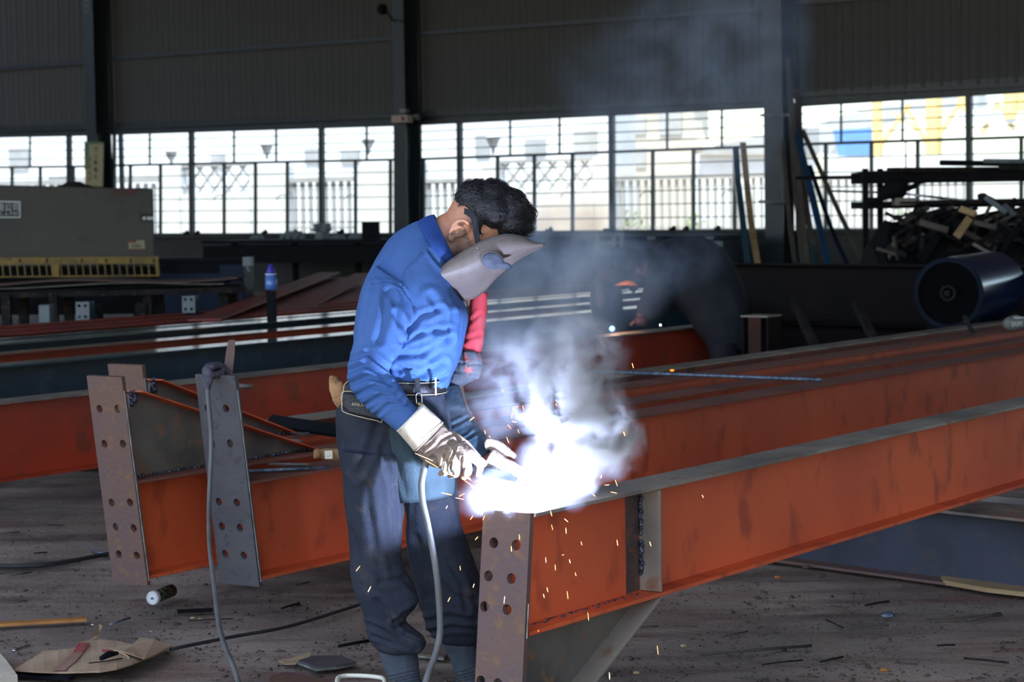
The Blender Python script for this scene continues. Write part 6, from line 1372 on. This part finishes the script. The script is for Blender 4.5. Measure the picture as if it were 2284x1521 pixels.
cl = sloft([(1436, 618, 1452, 560, .12), (1460, 655, 1480, 536, .19), (1498, 685, 1530, 525, .22), (1527, 705, 1592, 539, .22), (1545, 725, 1636, 588, .22), (1559, 748, 1660, 640, .21), (1576, 772, 1670, 700, .2), (1582, 800, 1672, 770, .19)], DW2, 22, 4)
cl2 = sloft([(1452, 606, 1514, 596, .11), (1434, 650, 1505, 657, .1), (1418, 684, 1480, 698, .085), (1421, 702, 1458, 712, .06)], DW2 - .16, 16, 4)
o = merge(cl, cl2).build('jacket', M['navy'], b2); bake(o, remesh=.014, smooth=2, fn=lambda p, n: n * .012 * noise.noise(p * 9))
t1 = sloft([(1580, 770, 1645, 760, .13), (1588, 830, 1652, 825, .11), (1596, 880, 1655, 880, .1), (1600, 900, 1652, 900, .09)], DW2 - .12, 16, 3); t2 = sloft([(1616, 770, 1672, 760, .13), (1624, 830, 1675, 825, .11), (1630, 880, 1676, 880, .1), (1632, 898, 1676, 898, .09)], DW2 + .15, 16, 3)
o = merge(t1, t2).build('trousers', M['navy'], b2); bake(o, remesh=.014, smooth=2, fn=lambda p, n: n * .01 * noise.noise(p * 8))
m = MB(); m.ball(h2 + U2 * .035 - F2 * .015, .12, 16, 10, (1, .95, 1)); o = m.build('cap', M['navy'], b2, True)
m = MB(); m.ball(P(1400, 560, DW2), .03, 6, 4)
t = thing('welding_mask', 'second worker\'s dark mask, its lower rim lit orange', 'welding mask', h2 + F2 * .1)
m = MB(); vs_ = []; fs_ = []
for i in range(9):
    for j in range(7):
        u = -1 + 2 * i / 8; v = -1 + 2 * j / 6; vs_.append(h2 + F2 * (.15 - .05 * u * u) + (-WY) * (.09 * u) + U2 * (-.02 + .13 * v))
for i in range(8):
    for j in range(6): a = i * 7 + j; fs_.append((a, a + 1, a + 8, a + 7))
m.add(vs_, fs_); o = m.build('shell', M['black'], t, True); s_ = o.modifiers.new('s', 'SOLIDIFY'); s_.thickness = .005
m = MB(); m.prism([P(1372, 637, DW2 - .13), P(1384, 629, DW2 - .14), P(1398, 625, DW2 - .15), P(1410, 627, DW2 - .15), P(1426, 638, DW2 - .12), P(1400, 636, DW2 - .15)], V(0, .03, 0)); m.build('lit_lower_rim', mat('orange_arc_light', (230, 130, 70), None, .5), t, True)  # orange crescent paints the arc's light on the mask's lower edge
m = MB(); c_ = P(1431, 716, DW2 - .19); m.ball(c_, .05, 10, 7, (1.1, .8, .8)); m.build('cuff', mat('dark_red_glove', (58, 20, 28), None, .7), b2, True)
# helper
r3 = V(P(1350, 840, 17.6).x, P(1350, 840, 17.6).y, 0); DH = 17.6
hb = sloft([(1334, 612, 1366, 610, .09), (1322, 640, 1382, 640, .16), (1322, 690, 1384, 690, .17), (1326, 740, 1386, 740, .17), (1330, 800, 1390, 800, .2), (1330, 885, 1392, 885, .22)], DH, 20, 4)
hd = MB(); c3 = P(1352, 590, DH); head_mesh(hd, None, .95, (Z * .9 + WX * .3).normalized(), (WX * .85 - Z * .35 - WY * .3).normalized(), (-WY * .9 - WX * .3).normalized(), c3)
hn = MB(); c_ = P(1334, 648, DH - .2); hn.ball(c_, .035, 8, 6, (.8, .8, 1.2)); hn.tube([c_, P(1345, 690, DH - .12)], [.03, .05], 10)
for k in range(5): hn.tube([c_ + V(-.02 + .01 * k, 0, .02), c_ + V(-.025 + .013 * k, -.01, .07 - .004 * abs(k - 2))], .009, 6)
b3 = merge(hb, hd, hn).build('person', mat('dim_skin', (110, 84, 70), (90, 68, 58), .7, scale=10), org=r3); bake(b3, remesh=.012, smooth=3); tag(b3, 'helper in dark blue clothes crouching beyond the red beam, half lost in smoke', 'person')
hb = sloft([(1332, 618, 1370, 616, .1), (1318, 642, 1386, 642, .18), (1318, 690, 1388, 690, .19), (1322, 740, 1390, 740, .19), (1326, 800, 1394, 800, .22), (1326, 880, 1396, 880, .24)], DH, 20, 4)
o = hb.build('overalls', M['navy'], b3); bake(o, remesh=.016, smooth=2, fn=lambda p, n: n * .012 * noise.noise(p * 9))
m = MB(); m.ball(c3 + Z * .035, .118, 14, 9, (1, 1, .95)); m.build('cap', M['navy'], b3, True)
# ================================================================== ARC, SPARKS, SMOKE
al = bpy.data.lights.new('welding_arc', 'POINT'); al.energy = 46; al.color = (.50, .62, 1.0); al.shadow_soft_size = .012
ao = bpy.data.objects.new('welding_arc', al); COL.objects.link(ao); ao.location = ARC + Z * .016 - E2 * .012
m = MB(); m.ball(ARC + Z * .006, .012, 14, 10, (1.3, 1, 1)); tag(m.build('arc_flame', emis('arc_glow', (225, 238, 255), 400.0), smooth=True), 'blinding white welding arc at the corner of the front end plate', 'arc')
q = P(1365, 733, 16.6); m = MB(); m.ball(q, .02, 10, 7); tag(m.build('arc_flame', emis('arc_glow_far', (120, 170, 255), 4.0), smooth=True), 'small blue-white arc on the red beam in front of the second worker', 'arc')
m = MB(); m.ball(P(1473, 725, 16.3), .007, 8, 6); tag(m.build('glowing_tip', emis('tip', (230, 240, 255), 3.0), smooth=True), 'tiny white glint on the red beam by the second worker\'s hand', 'spark')
l2 = bpy.data.lights.new('far_arc', 'POINT'); l2.energy = 1.6; l2.color = (1, .6, .35); l2.shadow_soft_size = .03
o2 = bpy.data.objects.new('far_arc', l2); COL.objects.link(o2); o2.location = q + V(.02, -.1, .12)
sp = emis('spark_glow', (255, 168, 92), 4.0); sp2 = emis('spark_hot', (255, 205, 150), 5.0)
SPK = [(926, 1011, 966, 1028), (948, 1026, 978, 1043), (1008, 1026, 1027, 1038), (995, 1055, 1018, 1064), (1033, 1063, 1053, 1072), (1036, 1072, 1050, 1080), (1049, 1081, 1062, 1088), (1051, 1086, 1068, 1092), (1058, 1074, 1076, 1074), (1066, 1083, 1090, 1078), (1090, 1063, 1104, 1074), (985, 1099, 1008, 1104), (1016, 1110, 1035, 1114), (1024, 1107, 1036, 1101), (1052, 1113, 1062, 1115), (1085, 1118, 1098, 1121), (1080, 1128, 1088, 1125), (1092, 1099, 1103, 1101), (995, 1134, 998, 1128), (1049, 1159, 1055, 1150), (1077, 1160, 1081, 1150), (1083, 1192, 1088, 1182), (1060, 1204, 1066, 1197), (1048, 938, 1058, 930), (1144, 916, 1146, 907), (1151, 908, 1156, 906), (1166, 905, 1168, 914), (1152, 942, 1142, 940), (1140, 956, 1132, 947), (1155, 958, 1158, 966), (1143, 923, 1141, 932), (1130, 975, 1135, 988), (1090, 972, 1095, 976), (1081, 960, 1083, 968), (1410, 810, 1413, 821), (1391, 963, 1394, 972), (1349, 1082, 1359, 1081), (1372, 1070, 1377, 1084), (1322, 1102, 1328, 1107), (1340, 1066, 1342, 1060), (1307, 1063, 1309, 1070), (1362, 1097, 1376, 1100), (1259, 1157, 1267, 1164), (1228, 1140, 1231, 1151), (1230, 1170, 1233, 1182), (1262, 1177, 1263, 1190), (1296, 1208, 1298, 1216), (1376, 1204, 1378, 1217), (1217, 1243, 1218, 1255), (1238, 1259, 1239, 1272), (1283, 1277, 1285, 1285), (1270, 1248, 1272, 1256), (1253, 1238, 1258, 1237), (1265, 1319, 1267, 1336), (1212, 1325, 1214, 1333), (1220, 1310, 1222, 1320), (1311, 1366, 1313, 1384), (1178, 1264, 1179, 1273), (1118, 1262, 1120, 1271), (1140, 1218, 1141, 1230), (1126, 1330, 1124, 1346), (1070, 1348, 1072, 1364), (1158, 1425, 1157, 1443), (1359, 1500, 1360, 1515), (1466, 1440, 1468, 1460), (794, 1274, 803, 1262), (821, 1320, 827, 1308), (999, 1342, 1004, 1332), (1026, 1262, 1027, 1272), (1055, 1310, 1058, 1302), (1158, 1192, 1159, 1204), (1449, 1208, 1452, 1218), (1566, 1104, 1569, 1110), (1120, 870, 1122, 872), (1240, 900, 1242, 905), (1205, 1095, 1212, 1088), (1315, 1075, 1318, 1082), (1187, 900, 1190, 893)]
def splab(x, y):
    if x < 1000 and y > 1200 or (x < 1062 and y > 1240): return 'glowing orange spark falling in front of the welder\'s knees'
    if y > 1395 and x > 1290: return 'glowing orange spark falling over the floor by the haunch'
    if y < 1000 and x > 1290: return 'glowing orange spark high on the right, before the stacked beams'
    if y < 1000: return 'small glowing orange spark rising between gloves and smoke'
    if x < 1064 and y < 1070: return 'slanting orange spark streaking just under the right glove'
    if x < 1110 and y < 1210: return 'orange spark flying left of the arc, below the gloves'
    if x < 1182: return 'orange spark falling in front of the drilled front end plate'
    if y < 1112: return 'orange spark flying right of the arc along the flange top'
    if x > 1440: return 'lone orange spark in front of or right of the stiffener'
    return 'orange spark falling in front of the orange web right of the end plate'
for k, (x0, y0, x1, y1) in enumerate(SPK):
    d_ = 6.0 + .25 * ((k * 37) % 10) / 10; a, b_ = P(x0, y0, d_), P(x1, y1, d_ + .01); r_ = .0007 + .0004 * ((k * 13) % 4) / 3
    m = MB(); m.tube([a, a + (b_ - a) * .3, a + (b_ - a) * .75, b_], [r_ * .5, r_, r_, r_ * .4], 6)
    tag(m.build('spark', sp2 if k % 3 == 0 else sp), splab(x0, y0), 'spark', 'sparks flying from the arc')
m = MB(); m.ball(P(1196, 1407, 6.12), .005, 8, 5, (1.6, 1, .7)); m2 = m.build('glowing_slag', emis('slag_glow', (255, 90, 20), 3.0)); tag(m2, 'glowing orange bead of slag on the lower flange of the front beam', 'slag')
m = MB(); m.ball(P(1499, 826, 9.6), .006, 8, 5, (1.6, 1, .7)); m2 = m.build('glowing_slag', emis('slag_glow', (255, 90, 20), 3.0)); tag(m2, 'glowing orange bead beside the rod on the stacked beams', 'slag')

def smoke(name, label, box, blobs, nscale, lo, hi, step, aniso=.35, dist=.6, dens=1.0, col=(.86, .9, 1.0)):
    (x0, y0, x1, y1, d0, d1) = box
    a = P(x0, y1, (d0 + d1) / 2); c = P(x1, y0, (d0 + d1) / 2); dn, df = P(1142, 760, d0).y, P(1142, 760, d1).y
    m = MB(); m.box(V((a.x + c.x) / 2, (dn + df) / 2, (a.z + c.z) / 2), c.x - a.x, df - dn, c.z - a.z)
    mt = bpy.data.materials.new(name + '_volume'); mt.use_nodes = True; N = mt.node_tree.nodes; L = mt.node_tree.links; N.clear()
    out = N.new('ShaderNodeOutputMaterial'); vp = N.new('ShaderNodeVolumeScatter'); vp.inputs['Color'].default_value = (*col, 1); vp.inputs['Anisotropy'].default_value = aniso; L.new(vp.outputs[0], out.inputs['Volume'])
    ge = N.new('ShaderNodeNewGeometry')
    n0 = N.new('ShaderNodeTexNoise'); n0.inputs['Scale'].default_value = nscale * .55; n0.inputs['Detail'].default_value = 2; L.new(ge.outputs['Position'], n0.inputs[0])
    sub = N.new('ShaderNodeVectorMath'); sub.operation = 'SUBTRACT'; L.new(n0.outputs['Color'], sub.inputs[0]); sub.inputs[1].default_value = (.5, .5, .5)
    scl = N.new('ShaderNodeVectorMath'); scl.operation = 'SCALE'; L.new(sub.outputs[0], scl.inputs[0]); scl.inputs[3].default_value = dist / nscale
    add = N.new('ShaderNodeVectorMath'); add.operation = 'ADD'; L.new(ge.outputs['Position'], add.inputs[0]); L.new(scl.outputs[0], add.inputs[1])
    n1 = N.new('ShaderNodeTexNoise'); n1.inputs['Scale'].default_value = nscale; n1.inputs['Detail'].default_value = 5; n1.inputs['Roughness'].default_value = .6; L.new(add.outputs[0], n1.inputs[0])
    mr = N.new('ShaderNodeMapRange'); mr.interpolation_type = 'SMOOTHSTEP'; mr.inputs[1].default_value = lo; mr.inputs[2].default_value = hi; L.new(n1.outputs[0], mr.inputs[0])
    acc = None
    for (px, py, d, r_, amp) in blobs:
        v = N.new('ShaderNodeVectorMath'); v.operation = 'DISTANCE'; L.new(add.outputs[0], v.inputs[0]); v.inputs[1].default_value = P(px, py, d)
        g = N.new('ShaderNodeMapRange'); g.interpolation_type = 'SMOOTHSTEP'; g.inputs[1].default_value = r_ * d / F; g.inputs[2].default_value = 0; g.inputs[3].default_value = 0; g.inputs[4].default_value = amp * dens; L.new(v.outputs['Value'], g.inputs[0])
        if acc is None: acc = g.outputs[0]
        else:
            ad = N.new('ShaderNodeMath'); ad.operation = 'ADD'; L.new(acc, ad.inputs[0]); L.new(g.outputs[0], ad.inputs[1]); acc = ad.outputs[0]
    mu = N.new('ShaderNodeMath'); mu.operation = 'MULTIPLY'; L.new(acc, mu.inputs[0]); L.new(mr.outputs[0], mu.inputs[1]); L.new(mu.outputs[0], vp.inputs['Density'])
    try: mt.cycles.volume_step_rate = step
    except Exception: pass
    o = m.build(name, mt); return tag(o, label, 'smoke', kind='stuff')
smoke('dense_smoke', 'dense blue-white welding smoke billowing up from the arc', (1000, 690, 1440, 1150, 5.92, 6.42),
      [(1192, 1102, 6.14, 60, 26), (1250, 1020, 6.16, 110, 15), (1335, 975, 6.17, 115, 95), (1240, 915, 6.17, 110, 50), (1280, 860, 6.18, 130, 24), (1165, 810, 6.2, 140, 10), (1290, 780, 6.2, 130, 15), (1085, 900, 6.2, 110, 2.5), (1090, 1105, 6.15, 100, 3.5)],
      12, .44, .58, .16, dist=2.2, col=(.86, .90, 1.0))
smoke('drifting_smoke', 'thin bluish smoke drifting up past the welder\'s head to the wall', (960, -60, 1800, 800, 6.9, 7.4),
      [(1180, 720, 7.15, 190, 14), (1270, 590, 7.15, 200, 13), (1420, 600, 7.15, 160, 4.5), (1560, 560, 7.15, 130, 2.2), (1330, 400, 7.15, 200, .6), (1440, 240, 7.15, 260, 1.6), (1610, 110, 7.15, 300, 1.9), (1640, 330, 7.15, 180, 1.2)],
      4.5, .38, .64, .35, dist=1.6, col=(.56, .76, 1.0))
